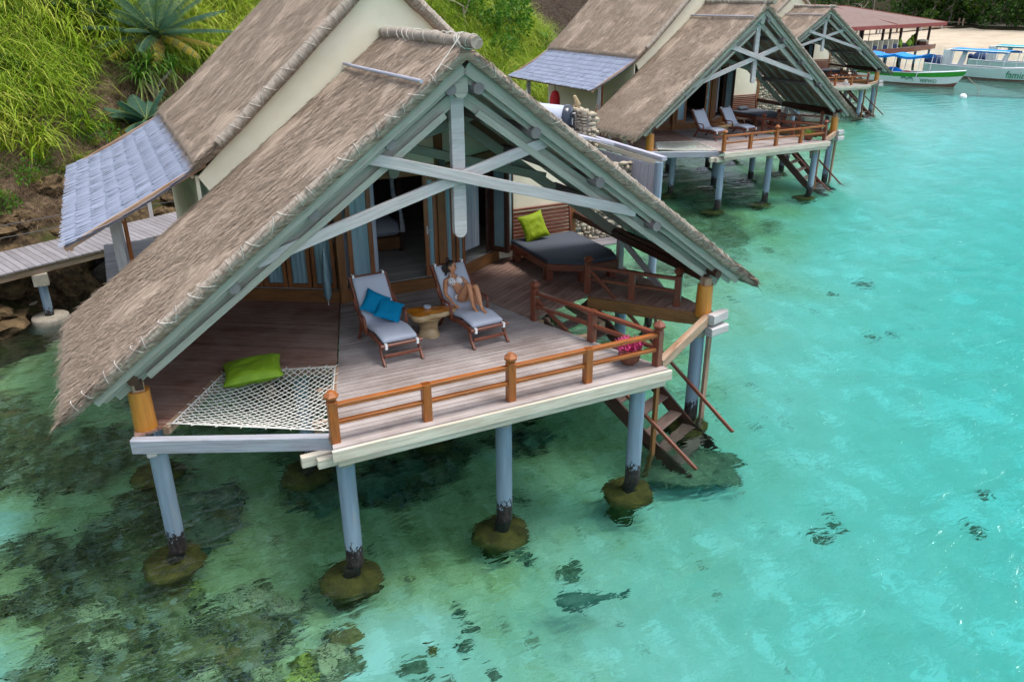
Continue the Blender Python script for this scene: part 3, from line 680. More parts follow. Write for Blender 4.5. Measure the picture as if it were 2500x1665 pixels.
    # ---- roof timber: barge boards, rafters, purlins, trusses
    for sd in (-1, 1):
        nrm = Vector((sd * SL, 0, 1)).normalized()
        def onr(x, dz, y): return (sd * x, y, roof_z(x) + dz)
        mb = MB(); mb.beam(onr(.02, -.27, 1.47), onr(5.40, -.24, 1.47), .045, .17, nrm); P('barge_board', mb, 'green')
        mb = MB(); mb.beam(onr(.02, -.335, 1.56), onr(5.32, -.31, 1.56), .04, .20, nrm); P('barge_board', mb, 'green')
        mb = MB(); mb.beam(onr(.05, -.66, 1.75), onr(5.15, -.50, 1.75), .09, .19, nrm); mb.beam(onr(.25, -.75, 1.64), onr(4.7, -.60, 1.64), .04, .10, nrm); P('principal_rafter', mb, 'green')
        mb = MB(); mb.beam(onr(.05, -.60, 4.86), onr(4.95, -.48, 4.86), .09, .19, nrm); P('principal_rafter', mb, 'green')
        for y in (2.25, 2.85, 3.45, 4.05, 4.6):
            mb = MB(); mb.beam(onr(.05, -.275, y), onr(5.6, -.24, y), .06, .10, nrm); P('rafter', mb, 'green')
        for x in (.20, 1.12, 2.28, 3.45, 4.90):
            mb = MB(); z = roof_z(x) - .43
            mb.tube([(sd * x, 1.50 if sd < 0 else 1.43, z), (sd * x, 4.98, z)], .085 if x < 4 else .07, 10); P('purlin', mb, 'log' if x < 4 else 'dark')
        mb = MB(); mb.beam((sd * 4.84, 1.66, .68), (sd * 4.84, 6.5, .80), .11, .15); P('wall_plate', mb, 'dark')
        mb = MB(); mb.box((sd * 4.86 - .06, 4.50, -.3), (sd * 4.86 + .06, 4.62, .72)); P('side_post', mb, 'grey')
        mb = MB(); mb.beam((sd * 4.88, 4.40, .62), (sd * 4.96, 2.75, -.18), .07, .13); P('side_brace', mb, 'grey')
    for y, kz in ((1.70, 2.10), (4.80, 2.42)):
        mb = MB(); pts = [(-.10, 4.62), (-.10, kz + .10)] + [(-.10 * math.cos(a), kz + .10 - .10 * math.sin(a)) for a in (.5, 1.0, 1.57, 2.1, 2.6)] + [(.10, kz + .10), (.10, 4.62)]
        mb.slab([(x - .03, y, z) for x, z in pts], (0, .10, 0)); P('king_post', mb, 'grey' if y < 2 else 'green')
        for sd in (-1, 1):
            dy = -.10 if (sd > 0) == (y < 2) else -.03
            mb = MB(); mb.beam((sd * -1.62, y + dy, 3.50), (sd * 3.10, y + dy, 2.16), .08, .17); P('scissor_brace', mb, 'grey' if y < 2 else 'green')
    mb = MB(); pts = [(-.11, 4.5), (-.11, 4.28)] + [(-.11 * math.cos(a), 4.28 - .11 * math.sin(a)) for a in (.5, 1.0, 1.57, 2.1, 2.6)] + [(.11, 4.28), (.11, 4.5)]
    mb.slab([(x - .04, 1.52, z) for x, z in pts], (0, .09, 0)); P('ridge_block', mb, 'green')
    # ---- bay front: floor, threshold, posts, lintels, walls above
    floor = [(-1.02, 5.36), (1.02, 5.36), (2.80, 6.46), (3.35, 6.7), (3.35, 12.2), (-3.35, 12.2), (-3.35, 6.7), (-2.80, 6.46)]
    mb = MB(); boards(mb, [floor], 0, .14, .004, .25); P('room_floor', mb, 'tile')
    mb = MB()
    bay = [(-2.80, 6.46), (-1.02, 5.36), (1.02, 5.36), (2.80, 6.46)]
    for a, b in zip(bay[:-1], bay[1:]):
        d = (Vector(b) - Vector(a)).normalized(); nn = Vector((d.y, -d.x)) * .04
        mb.beam((a[0] + nn.x, a[1] + nn.y, .115), (b[0] + nn.x, b[1] + nn.y, .115), .06, .25)
    P('threshold', mb, 'brown')
    mb = MB()
    for a, b in zip(bay[:-1], bay[1:]): mb.beam((a[0], a[1], 2.40), (b[0], b[1], 2.40), .12, .16)
    P('lintel', mb, 'brown')
    mb = MB()
    for a, b in zip(bay[:-1], bay[1:]):
        mb.slab([(a[0], a[1], 2.48), (b[0], b[1], 2.48), (b[0], b[1], roof_z(b[0]) - .28), (a[0], a[1], roof_z(a[0]) - .28)], (0, .06, 0))
        if abs(a[0]) < 2 and abs(b[0]) < 2: mb.slab([(a[0], 5.36, roof_z(1.02) - .28), (b[0], 5.36, roof_z(1.02) - .28), (0, 5.36, 4.55)], (0, .06, 0))
    P('bay_wall', mb, 'cream')
    for x, y in ((-1.04, 5.33), (1.04, 5.33)):
        mb = MB(); mb.box((x - .075, y - .075, 0), (x + .075, y + .075, 3.95)); P('bay_post', mb, 'brown')
    mb = MB(); mb.box((.98, 5.16, 2.50), (1.12, 5.25, 2.78)); P('wall_lamp', mb, 'black')
    f = MB(); f.beam((.45, 5.33, 2.72), (.95, 5.33, 2.72), .05, .05); f.beam((.45, 5.33, 3.12), (.95, 5.33, 3.12), .05, .05); f.beam((.46, 5.33, 2.72), (.46, 5.33, 3.12), .05, .05); f.beam((.94, 5.33, 2.72), (.94, 5.33, 3.12), .05, .05)
    for nm in ('vent_window',):
        w = MB(); 
        for q in ((-.95, -.45), ):
            w.beam((q[0], 5.33, 3.02), (q[1], 5.33, 3.02), .05, .05); w.beam((q[0], 5.33, 2.66), (q[1], 5.33, 2.66), .05, .05); w.beam((q[0] + .02, 5.33, 2.66), (q[0] + .02, 5.33, 3.02), .05, .05); w.beam((q[1] - .02, 5.33, 2.66), (q[1] - .02, 5.33, 3.02), .05, .05)
        w = P(nm, w, 'brown'); g = MB(); g.box((-.93, 5.335, 2.68), (-.47, 5.35, 3.0)); P('pane', g, 'black', w)
    # left facet: four tall curtained windows
    a = Vector((-2.80, 6.46, 0)); b = Vector((-1.12, 5.42, 0)); d = (b - a).normalized(); ln = (b - a).length; nn = Vector((d.y, -d.x, 0))
    for k in range(4):
        s0 = a + d * (ln * k / 4 + .015); s1 = a + d * (ln * (k + 1) / 4 - .015); m = MB()
        for s, e in ((s0, d * .035), (s1, -d * .035)): m.beam(s + e + Vector((0, 0, .27)), s + e + Vector((0, 0, 2.32)), .07, .06, nn)
        m.beam(s0 + d * .07 + Vector((0, 0, .31)), s1 - d * .07 + Vector((0, 0, .31)), .06, .08); m.beam(s0 + d * .07 + Vector((0, 0, 2.28)), s1 - d * .07 + Vector((0, 0, 2.28)), .06, .08)
        w = P('window', m, 'door_wood')
        g = MB(); p0 = s0 + d * .07; p1 = s1 - d * .07; wd = (p1 - p0).length
        vs = []; uv = []
        for i in range(13):
            q = p0 + (p1 - p0) * (i / 12) - nn * (.025 + .012 * math.sin(i * 1.9 + k))
            for z in (.35, 2.24): vs.append((q.x, q.y, z)); uv.append((k * 3.3 + i * wd / 12, z))
        g.add(vs, [(2 * i, 2 * i + 2, 2 * i + 3, 2 * i + 1) for i in range(12)], uv, 1, True); P('curtain', g, 'blue_curtain', w)
        g = MB(); g.beam(p0 + Vector((0, 0, 1.295)), p1 + Vector((0, 0, 1.295)), .006, 1.89); 
    # door leaves: one to the left of the opening, one right of it, a folded stack at the right end
    def leaf(p0, p1, cur, name='door', mat='door_wood', lock=False):
        p0 = Vector((*p0, 0)); p1 = Vector((*p1, 0)); d = (p1 - p0).normalized(); nn = Vector((d.y, -d.x, 0)); m = MB(); z0, z1 = .27, 2.31
        for s in (p0 + d * .045, p1 - d * .045): m.beam(s + Vector((0, 0, z0)), s + Vector((0, 0, z1)), .09, .045, nn)
        m.beam(p0 + d * .09 + Vector((0, 0, z0 + .06)), p1 - d * .09 + Vector((0, 0, z0 + .06)), .045, .12); m.beam(p0 + d * .09 + Vector((0, 0, z1 - .05)), p1 - d * .09 + Vector((0, 0, z1 - .05)), .045, .10)
        w = P(name, m, mat); g = MB(); q0 = p0 + d * .09; q1 = p1 - d * .09; wd = (q1 - q0).length; vs = []; uv = []
        if cur:
            for i in range(9):
                q = q0 + (q1 - q0) * (i / 8) - nn * (.01 + .012 * math.sin(i * 2.3))
                for z in (z0 + .12, z1 - .1): vs.append((q.x, q.y, z)); uv.append((p0.x + i * wd / 8, z))
            g.add(vs, [(2 * i, 2 * i + 2, 2 * i + 3, 2 * i + 1) for i in range(8)], uv, 1, True); P('pane', g, cur, w)
        if lock:
            g = MB(); c = p0 + d * .05 + nn * .035 + Vector((0, 0, 1.22)); g.beam(c - Vector((0, 0, .08)), c + Vector((0, 0, .08)), .03, .012, nn); g.beam(c, c + d * .10 + nn * .02, .015, .015); P('handle', g, 'metal', w)
        return w
    leaf((-.88, 5.33), (-.38, 5.30), 'blue_curtain')
    leaf((.70, 5.36), (.98, 5.34), 'blue_curtain', lock=True)
    leaf((1.12, 5.38), (1.42, 5.60), 'blue_curtain')
    leaf((1.50, 5.66), (1.76, 5.84), 'blue_curtain')
    leaf((2.62, 6.36), (2.86, 5.98), 'glass', mat='dark'); leaf((2.86, 5.98), (3.16, 6.36), 'glass', mat='dark'); leaf((2.60, 6.37), (2.46, 6.24), None, mat='dark')
    def drape(name, p0, p1, z0, z1, mat, amp=.04, fr=2.2, n=26):
        p0 = Vector((*p0, 0)); p1 = Vector((*p1, 0)); d = (p1 - p0); nn = Vector((d.y, -d.x, 0)).normalized(); vs = []; uv = []
        for i in range(n + 1):
            q = p0 + d * (i / n) + nn * amp * math.sin(i * fr)
            for z in (z0, z1): vs.append((q.x, q.y, z)); uv.append((i * d.length / n * 1.2, z))
        g = MB(); g.add(vs, [(2 * i, 2 * i + 2, 2 * i + 3, 2 * i + 1) for i in range(n)], uv, 1, True); return P(name, g, mat)
    drape('curtain', (-.44, 5.50), (-.24, 5.52), .29, 2.40, 'curtain', .02); drape('curtain', (-.95, 5.50), (-.45, 5.48), .29, 2.36, 'curtain', .02)
    drape('curtain', (1.60, 6.00), (2.35, 6.45), .40, 2.42, 'curtain', .045)
    # ---- room shell and outer walls
    mb = MB(); mb.box((-3.42, 6.62, -.2), (-3.34, 12.3, 2.8)); mb.box((3.34, 6.62, -.2), (3.42, 12.3, 2.8)); mb.slab([(-3.34, 6.60, -.2), (-2.82, 6.60, -.2), (-2.82, 6.60, 2.5), (-3.34, 6.60, 2.4)], (0, .06, 0)); mb.slab([(-3.42, 5.1, 2.05), (-3.42, 6.62, 1.6), (-3.42, 6.62, 2.75), (-3.42, 5.1, 2.75)], (.06, 0, 0)); mb.slab([(-3.34, 12.22, -.2), (3.34, 12.22, -.2), (3.34, 12.22, 2.75), (0, 12.22, 5.65), (-3.34, 12.22, 2.75)], (0, .08, 0)); P('room_wall', mb, 'cream')
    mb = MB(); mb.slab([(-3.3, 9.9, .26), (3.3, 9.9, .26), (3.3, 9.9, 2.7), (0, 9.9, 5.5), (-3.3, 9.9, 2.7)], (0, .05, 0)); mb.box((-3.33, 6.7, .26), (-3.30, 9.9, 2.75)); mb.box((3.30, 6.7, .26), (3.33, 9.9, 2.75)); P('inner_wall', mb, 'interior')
    mb = MB(); mb.slab([(2.80, 6.48, 0), (4.72, 6.48, 0), (4.72, 6.48, 1.55), (2.80, 6.48, 2.95)], (0, .1, 0)); P('terrace_wall', mb, 'cream')
    mb = MB(); mb.box((4.72, 6.44, -.1), (4.86, 6.58, 1.75)); P('wall_post', mb, 'brown')
    mb = MB(); A = Vector((-2.78, 6.48, 0)); B = Vector((-4.95, 4.85, 0)); n = 15
    for k in range(n):
        p = A + (B - A) * ((k + .5) / n); w = (B - A).length / n - .012; h = max(.35, min(1.6, roof_z(p.x) - .5))
        d = (B - A).normalized(); mb.beam(p, p + Vector((0, 0, h)), w, .03, Vector((-d.y, d.x, 0)), .05, random.random())
    P('plank_wall', mb, 'weathered_brown')
    # ---- railings
    def rail_run(p0, p1, posts, caps, name='railing', mat='orange', zt=.545):
        m = MB(); p0 = Vector((*p0, 0)); p1 = Vector((*p1, 0)); d = (p1 - p0).normalized(); up = Vector((0, 0, 1))
        m.beam(p0 + d * .06 + up * zt, p1 - d * .06 + up * zt, .085, .06, up, .08); m.beam(p0 + d * .06 + up * (zt - .25), p1 - d * .06 + up * (zt - .25), .075, .055, up, .08)
        r_ = P(name, m, mat)
        for t, cap in zip(posts, caps):
            c = p0 + (p1 - p0) * t; q = MB(); h = zt + .03 if not cap else zt + .06
            q.beam(c + up * .0, c + up * h, .125, .125, d, .08)
            if cap:
                q.lathe([(.085, h + .001), (.05, h + .02), (.105, h + .075), (.105, h + .10), (.04, h + .165)], c, 4 if cap == 2 else 6, 0, smooth=False)
            else: pass
            P('rail_post', q, mat, r_)
        return r_
    rail_run((-2.60, .14), (2.68, .16), (0, .25, .5, .75), (1, 0, 1, 0))
    rail_run((2.68, .17), (1.84, 2.80), (0.0, .5, 1), (1, 0, 1), mat='redwood')
    rail_run((3.48, 3.62), (4.62, 2.20), (0, .5, 1), (1, 0, 1), mat='redwood')
    # ---- stairs into the water
    st = MB(); T0 = Vector((2.02, 2.95, -.10)); T1 = Vector((3.34, 3.46, -.10)); B0 = Vector((3.42, 1.15, WZ)); B1 = Vector((4.58, 1.72, WZ))
    e0 = (B0 - T0); e1 = (B1 - T1)
    st.beam(T0, T0 + e0 * 1.38, .05, .26); st.beam(T1, T1 + e1 * 1.38, .05, .26); stairs = P('stairs', st, 'dark')
    for k in range(9):
        t = .10 + .142 * k; c0 = T0 + e0 * t; c1 = T1 + e1 * t; dd = (c1 - c0).normalized(); q = MB()
        q.beam(c0 + dd * .03, c1 - dd * .03, .25, .035, (0, 0, 1), .1, random.random()); P('tread', q, 'tread', stairs)
    q = MB(); q.beam((3.48, 3.58, .50), (5.14, .83, WZ - .05), .05, .065); P('handrail', q, 'redwood', stairs)
    q = MB(); q.beam((1.86, 2.76, .42), (3.68, .10, WZ - .05), .05, .065); P('handrail', q, 'redwood', stairs)
    q = MB(); q.box((3.22, .82, -3.3), (3.29, .90, -.32)); P('support_post', q, 'brown', stairs)
    q = MB(); q.box((4.88, 1.50, -3.3), (4.96, 1.58, -.14)); P('support_post', q, 'weathered_brown', stairs)
    q = MB(); q.beam((4.20, 2.30, -.15), (4.32, 2.25, -1.15), .06, .05); P('support_post', q, 'redwood', stairs)
    # ---- rope net over the corner opening
    q = MB(); TR, TL, BL, BR = Vector((-1.99, 2.46, 0)), Vector((-3.64, 3.02, 0)), Vector((-4.52, 1.66, 0)), Vector((-2.60, .46, 0))
    def net(s, t):
        p = (BL * (1 - s) + BR * s) * (1 - t) + (TL * (1 - s) + TR * s) * t
        return p + Vector((0, 0, .015 - .16 * (16 * s * (1 - s) * t * (1 - t)) ** .8))
    n = 15; nrm_ = 30
    for fam in (0, 1):
        for k in range(-n + 1, n):
            pts = []
            for i in range(nrm_ + 1):
                s = i / nrm_; t = s + k / n if fam == 0 else 1 - s + k / n
                if 0 <= t <= 1: pts.append(net(s, t) + Vector((random.gauss(0, .007), random.gauss(0, .007), 0)))
            if len(pts) > 1: q.tube(pts, .008, 4, False)
    ed = [net(i / 20, 0) for i in range(21)] + [net(1, i / 20) for i in range(21)] + [net(1 - i / 20, 1) for i in range(21)] + [net(0, 1 - i / 20) for i in range(21)]
    q.tube(ed, .011, 5, False)
    for k in range(26):
        e = ed[int(k * 83 / 26)]; c = (TR + TL + BL + BR) / 4; o_ = (e - c).normalized() * .07; q.tube([e, e + o_ + Vector((0, 0, .01))], .008, 4, False)
    P('rope_net', q, 'rope')
    # ---- shingled porch roof at the side
    q = MB(); nx, ny = 11, 46
    top = lambda y: Vector((-3.24, y, 3.02)); bot = lambda y: Vector((-5.58, y, 1.86))
    rows = 9
    for r_ in range(rows):
        t0 = r_ / rows; t1 = (r_ + 1.22) / rows
        y = 4.92
        while y < 12.4:
            w = random.uniform(.045, .075); dz = random.uniform(0, .018) + .006; sag = .10 * math.sin(math.pi * t0)
            a = top(y).lerp(bot(y), t0); b = top(y).lerp(bot(y), min(t1, 1.02) + random.uniform(-.012, .012)); a.z -= sag; b.z -= .10 * math.sin(math.pi * min(1, t1)) - dz
            pt = random.random() < .38; pw = w + .006 - (.02 if random.random() < .12 else 0)
            vs = [a, a + Vector((0, pw, 0)), b + Vector((0, pw * (.86 if pt else .99), 0)), b + Vector((0, pw * (.10 if pt else .01), 0))]
            u0 = random.random() * 50; q.add([tuple(v) for v in vs], [(0, 1, 2, 3)], [(u0, 0), (u0, pw), (u0 + .25, pw), (u0 + .25, 0)], random.random() if random.random() < .5 else 1.0)
            y += w
    sr = P('shingle_roof', q, 'shingle')
    q = MB()
    for y in (4.98, 12.3): q.beam((-3.24, y, 2.95), (-5.55, y, 1.80), .05, .09)
    for t in (.1, .35, .6, .95): p = top(0).lerp(bot(0), t); q.beam((p.x, 4.96, p.z - .14), (p.x, 12.3, p.z - .14), .05, .05)
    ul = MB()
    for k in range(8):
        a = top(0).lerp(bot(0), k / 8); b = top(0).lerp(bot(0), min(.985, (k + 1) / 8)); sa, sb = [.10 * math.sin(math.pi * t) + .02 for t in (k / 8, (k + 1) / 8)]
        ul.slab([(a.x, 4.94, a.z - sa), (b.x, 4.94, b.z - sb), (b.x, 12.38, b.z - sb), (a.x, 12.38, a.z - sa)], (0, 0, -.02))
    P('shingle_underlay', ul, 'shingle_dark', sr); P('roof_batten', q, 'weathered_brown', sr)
    for y in (5.6, 11.8):
        q = MB(); q.box((-4.86, y - .07, -2.9), (-4.70, y + .07, 2.1)); P('porch_post', q, 'grey')
    q = MB(); q.beam((-4.62, 5.6, -.05), (-4.62, 5.6, 2.1), .07, .1); P('porch_post', q, 'orange')
    mb = MB(); boards(mb, [[(-5.2, 6.6), (-3.45, 6.6), (-3.45, 12.3), (-5.2, 12.3)]], 0, .14, .01, -.10); P('porch_floor', mb, 'deck_grey')
    # ---- stone shower wall and gutter at the other side
    q = MB(); g = MB()
    def stones(g, x0, x1, y0, y1, z0, z1, face):
        z = z0
        while z < z1:
            u = (y0 if face == 'x' else x0); uend = (y1 if face == 'x' else x1); hgt = random.uniform(.07, .13)
            while u < uend:
                w = random.choice((.09, .12, .16, .2, .27)); jz = random.gauss(0, .018); c = (x0 + random.gauss(0, .02), u + w / 2, z + hgt / 2 + jz) if face == 'x' else (u + w / 2, y0 + random.gauss(0, .02), z + hgt / 2 + jz)
                hk = random.uniform(.75, 1.25); sx_, sy_ = (.09, w * .52) if face == 'x' else (w * .52, .09)
                g.lathe([(.35, -.5), (.8, -.36), (1, -.05), (.92, .28), (.4, .5)], (0, 0, 0), 7, .35)
                b = len(g.v) - 35
                for i in range(b, len(g.v)):
                    pass
                # the lathe above makes 5 rings of 7 (+ two caps): scale them in place
                for i in range(len(g.v) - 49, len(g.v)):
                    x, y, zz = g.v[i]; g.v[i] = (c[0] + x * sx_, c[1] + y * sy_, c[2] + zz * hgt * hk)
                u += w
            z += hgt
    q.box((6.58, 7.2, -.3), (6.80, 9.7, 1.5)); q.box((6.60, 8.9, 1.5), (6.78, 9.7, 2.62)); q.box((4.9, 7.2, -.3), (6.58, 7.42, 1.7)); w = P('stone_wall', q, 'mortar')
    stones(g, 4.95, 6.85, 7.18, 7.18, -.2, 1.7, 'y'); stones(g, 6.82, 6.82, 8.9, 9.7, 1.2, 2.7, 'x'); stones(g, 6.60, 6.85, 8.88, 8.88, 1.3, 2.7, 'y'); stones(g, 6.58, 6.58, 8.9, 9.7, 1.6, 2.7, 'x'); P('stonework', g, 'stone', w)
    q = MB(); q.beam((6.95, 5.98, 1.98), (7.05, 9.6, 2.0), .14, .09); P('gutter', q, 'bamboo')
    q = MB(); q.beam((6.90, 6.0, 1.86), (6.95, 9.5, 1.88), .05, .12); P('gutter_board', q, 'white_timber')
    q = MB(); q.tube([(6.85, 6.05, 1.90), (6.85, 6.05, -3.3)], .10, 14); P('pile', q, 'pile')
    q = MB()
    for k in range(20): y = 6.1 + k * .175; q.box((6.84, y, .9), (6.87, y + .165, 1.80), random.random())
    P('screen_wall', q, 'bamboo')
    mb = MB(); boards(mb, [[(5.05, 6.6), (6.9, 6.6), (6.9, 9.6), (5.05, 9.6)]], 0, .14, .008, -.1); P('shower_floor', mb, 'deck_grey')
    mb = MB(); mb.slab([(3.3, 7.45, 2.9), (6.5, 7.45, 2.1), (6.5, 12.2, 2.1), (3.3, 12.2, 2.9)], (0, 0, .06)); P('shower_roof', mb, 'bamboo')
    return root

hut = build_hut()
HUTS = [((0, 0, 0), 0), ((18.84, 14.54, 0), R(0.6)), ((38.04, 29.6, 0), R(-6.2))]
HLAB = ['large thatched bungalow on blue piles over the water in front, with a sunbathing terrace',
        'second thatched bungalow, behind the front one, with two empty loungers on its terrace',
        'farthest small thatched bungalow, beside the green striped boat and red roofed pavilion']
for k, (l, rz) in enumerate(HUTS):
    h = hut if k == 0 else copy_tree(hut)
    h.location = l; h.rotation_euler = (0, 0, rz); h.scale = (1, 1, (1.0, 1.06, .96)[k])
    tag(h, HLAB[k], 'bungalow', 'thatched bungalows over the water')
def in_hut(k, p, rz=0):
    l, r0 = HUTS[k]; c, s = math.cos(r0), math.sin(r0)
    return (l[0] + c * p[0] - s * p[1], l[1] + s * p[0] + c * p[1], p[2]), rz + r0

# ------------------------------------------------------------------ furniture
def sweep(path, w, th, n_w=6, round_=0.3):
    """a cushion: slab of width w and thickness th following path (y, z), edges rounded"""
    mb = MB(); pts = [Vector((0, y, z)) for y, z in path]; m = len(pts); vs = []
    sec = [(-1, 0), (-.97, .62), (-.8, 1), (-.4, 1.06), (0, 1.08), (.4, 1.06), (.8, 1), (.97, .62), (1, 0), (.97, -.62), (.8, -1), (0, -1), (-.8, -1), (-.97, -.62)]
    k = len(sec)
    for i, p in enumerate(pts):
        t = (pts[min(i + 1, m - 1)] - pts[max(i - 1, 0)]).normalized(); nn = Vector((0, -t.z, t.y))
        e = 1.0 if 0 < i < m - 1 else 0.55
        for x, z in sec: vs.append(p + Vector((x * w / 2 * (1 if e == 1 else .97), 0, 0)) + nn * (z * th / 2 * e))
    fs = [(i * k + j, i * k + (j + 1) % k, (i + 1) * k + (j + 1) % k, (i + 1) * k + j) for i in range(m - 1) for j in range(k)]
    fs = [f[::-1] for f in fs]
    mb.add(vs, fs, None, 1, True); mb.add(vs[:k], [tuple(range(k))], None, 1, True); mb.add(vs[-k:], [tuple(range(k))[::-1]], None, 1, True)
    return mb
def curve_pts(ctrl, n=6):
    """Catmull-Rom through the control points"""
    c = [Vector(p) for p in ctrl]; out = []
    for i in range(len(c) - 1):
        p0, p1, p2, p3 = c[max(i - 1, 0)], c[i], c[i + 1], c[min(i + 2, len(c) - 1)]
        for k in range(n):
            t = k / n; out.append(0.5 * ((2 * p1) + (p2 - p0) * t + (2 * p0 - 5 * p1 + 4 * p2 - p3) * t * t + (3 * p1 - p0 - 3 * p2 + p3) * t ** 3))
    out.append(c[-1]); return out

def make_lounger():
    root = empty('sun_lounger')
    rail = curve_pts([(0, -.02, .30), (0, .40, .33), (0, .80, .285), (0, 1.02, .40), (0, 1.24, .70), (0, 1.46, .99)], 6)
    mb = MB()
    for sx in (-.325, .325):
        q = [p + Vector((sx, 0, 0)) for p in rail]
        for a, b in zip(q[:-1], q[1:]): mb.beam(a, b + (b - a) * .06, .035, .075, (1, 0, 0) if False else Vector((0, -(b - a).z, (b - a).y)).normalized(), .15)
    mb.beam((-.36, -.05, .325), (.36, -.05, .325), .06, .05, ch=.3); mb.beam((-.345, 1.475, 1.01), (.345, 1.475, 1.01), .05, .09, (0, .55, .8), .2)
    for y, z in ((.25, .30), (.55, .30), (.85, .29), (1.10, .48), (1.30, .76)): mb.beam((-.31, y, z), (.31, y, z), .05, .02)
    mb.build('frame', M['redwood'], root)
    for sx in (-.33, .33):
        for ctl in ([(sx, .05, .30), (sx, .02, .16), (sx, -.12, 0.0)], [(sx, 1.02, .36), (sx, 1.08, .18), (sx, 1.22, 0.0)]):
            q = MB(); pts = curve_pts(ctl, 4)
            for a, b in zip(pts[:-1], pts[1:]): q.beam(a, b + (b - a) * .08, .045, .06, (0, 1, 0), .2)
            q.build('leg', M['redwood'], root)
        q = MB(); pts = curve_pts([(sx * 1.06, 1.22, .72), (sx * 1.1, 1.08, .585), (sx * 1.12, .86, .575), (sx * 1.12, .70, .56), (sx * 1.10, .66, .44), (sx * 1.05, .68, .30)], 4)
        for a, b in zip(pts[:-1], pts[1:]): q.beam(a, b + (b - a) * .1, .05, .035, (0, .3, 1), .3)
        q.build('armrest', M['redwood'], root)
    q = MB(); q.beam((-.31, -.06, .15), (.31, -.06, .15), .03, .05); q.build('stretcher', M['redwood'], root)
    path = [(p.y, p.z) for p in curve_pts([(0, .0, .375), (0, .40, .415), (0, .80, .365), (0, 1.0, .47), (0, 1.22, .76), (0, 1.43, 1.03)], 6)]
    cu = sweep(path, .60, .075).build('cushion', M['fabric'], root)
    for sx in (-.27, .27):
        q = MB(); q.box((sx - .018, 1.425, .99), (sx + .018, 1.51, 1.085)); q.build('tie_strap', M['white'], cu)
        q = MB(); q.box((sx - .02, -.085, .27), (sx + .02, -.02, .36)); q.build('tie_strap', M['white'], cu)
    return root
lg = make_lounger()
LOUNGERS = [(0, (-.935, 2.24), 2, 'empty grey cushioned lounger with turquoise pillows, left of the stump table'), (0, (.62, 2.20), 4.5, 'grey cushioned lounger carrying the woman in a spotted bikini'),
            (1, (-.95, 2.25), 3, 'left one of the two empty loungers on the second bungalow terrace'), (1, (.72, 2.35), 8, 'lighter framed lounger nearer the daybed on the second bungalow terrace')]
for i, (k, (x, y), a, lab) in enumerate(LOUNGERS):
    o = lg if i == 0 else copy_tree(lg)
    o.location, rz = in_hut(k, (x, y, 0.002), R(a)); o.rotation_euler = (0, 0, rz); tag(o, lab, 'sun lounger', 'cushioned sun loungers')

def pillow(name, w, h, t, mat, seed=0, n=16):
    vs = []; mb = MB()
    for s in (1, -1):
        for j in range(n + 1):
            for i in range(n + 1):
                u = -1 + 2 * i / n; v = -1 + 2 * j / n
                pin = 1 - .09 * (1 - u * u) * (v * v) ; pin2 = 1 - .09 * (1 - v * v) * (u * u)
                z = t / 2 * ((1 - u ** 4) * (1 - v ** 4)) ** .55
                wr = .14 * t * mnoise.noise((u * 2.2 + seed, v * 2.2, s)) * (1 - max(abs(u), abs(v)) ** 3) + .08 * t * mnoise.noise((u * 5 + seed, v * 5, s)) * (1 - max(abs(u), abs(v)) ** 6)
                vs.append((u * w / 2 * pin2, v * h / 2 * pin, s * (z + wr)))
    m = (n + 1) ** 2; fs = []
    for j in range(n):
        for i in range(n):
            a = j * (n + 1) + i; fs.append((a, a + 1, a + n + 2, a + n + 1)); b = a + m; fs.append((b, b + n + 1, b + n + 2, b + 1))
    mb.add(vs, fs, None, 1, True); return mb.build(name, M[mat])
def place(o, loc, rx, ry, rz): o.location = loc; o.rotation_euler = Euler((R(rx), R(ry), R(rz)))
def basis(o, loc, xdir, ydir):
    x = Vector(xdir).normalized(); y = Vector(ydir); z = x.cross(y).normalized(); y = z.cross(x)
    o.matrix_world = Matrix.Translation(loc) @ Matrix((x, y, z)).transposed().to_4x4()
p = pillow('pillow', .44, .44, .13, 'blue_fabric', 1); basis(p, (-1.02, 3.24, .675), (.75, -.30, -.42), (.62, .5, .52)); tag(p, 'turquoise pillow behind, half hidden by the other turquoise pillow', 'pillow', 'turquoise pillows on the lounger')
p = pillow('pillow', .46, .46, .13, 'blue_fabric', 4); basis(p, (-.84, 3.06, .585), (.8, -.38, -.30), (.5, .72, .42)); tag(p, 'front turquoise pillow leaning on the other turquoise pillow', 'pillow', 'turquoise pillows on the lounger')
p = pillow('pillow', .92, .78, .24, 'lime', 7); basis(p, (-3.22, 2.78, .085), (.93, -.12, .05), (.28, .95, .06)); tag(p, 'big lime green pillow lying at the edge of the rope net', 'pillow')
p = pillow('pillow', .62, .62, .20, 'lime2', 11); basis(p, (3.52, 6.02, .78), (.97, .05, .16), (-.20, .45, .88)); tag(p, 'olive green pillow propped against the slatted daybed back', 'pillow')

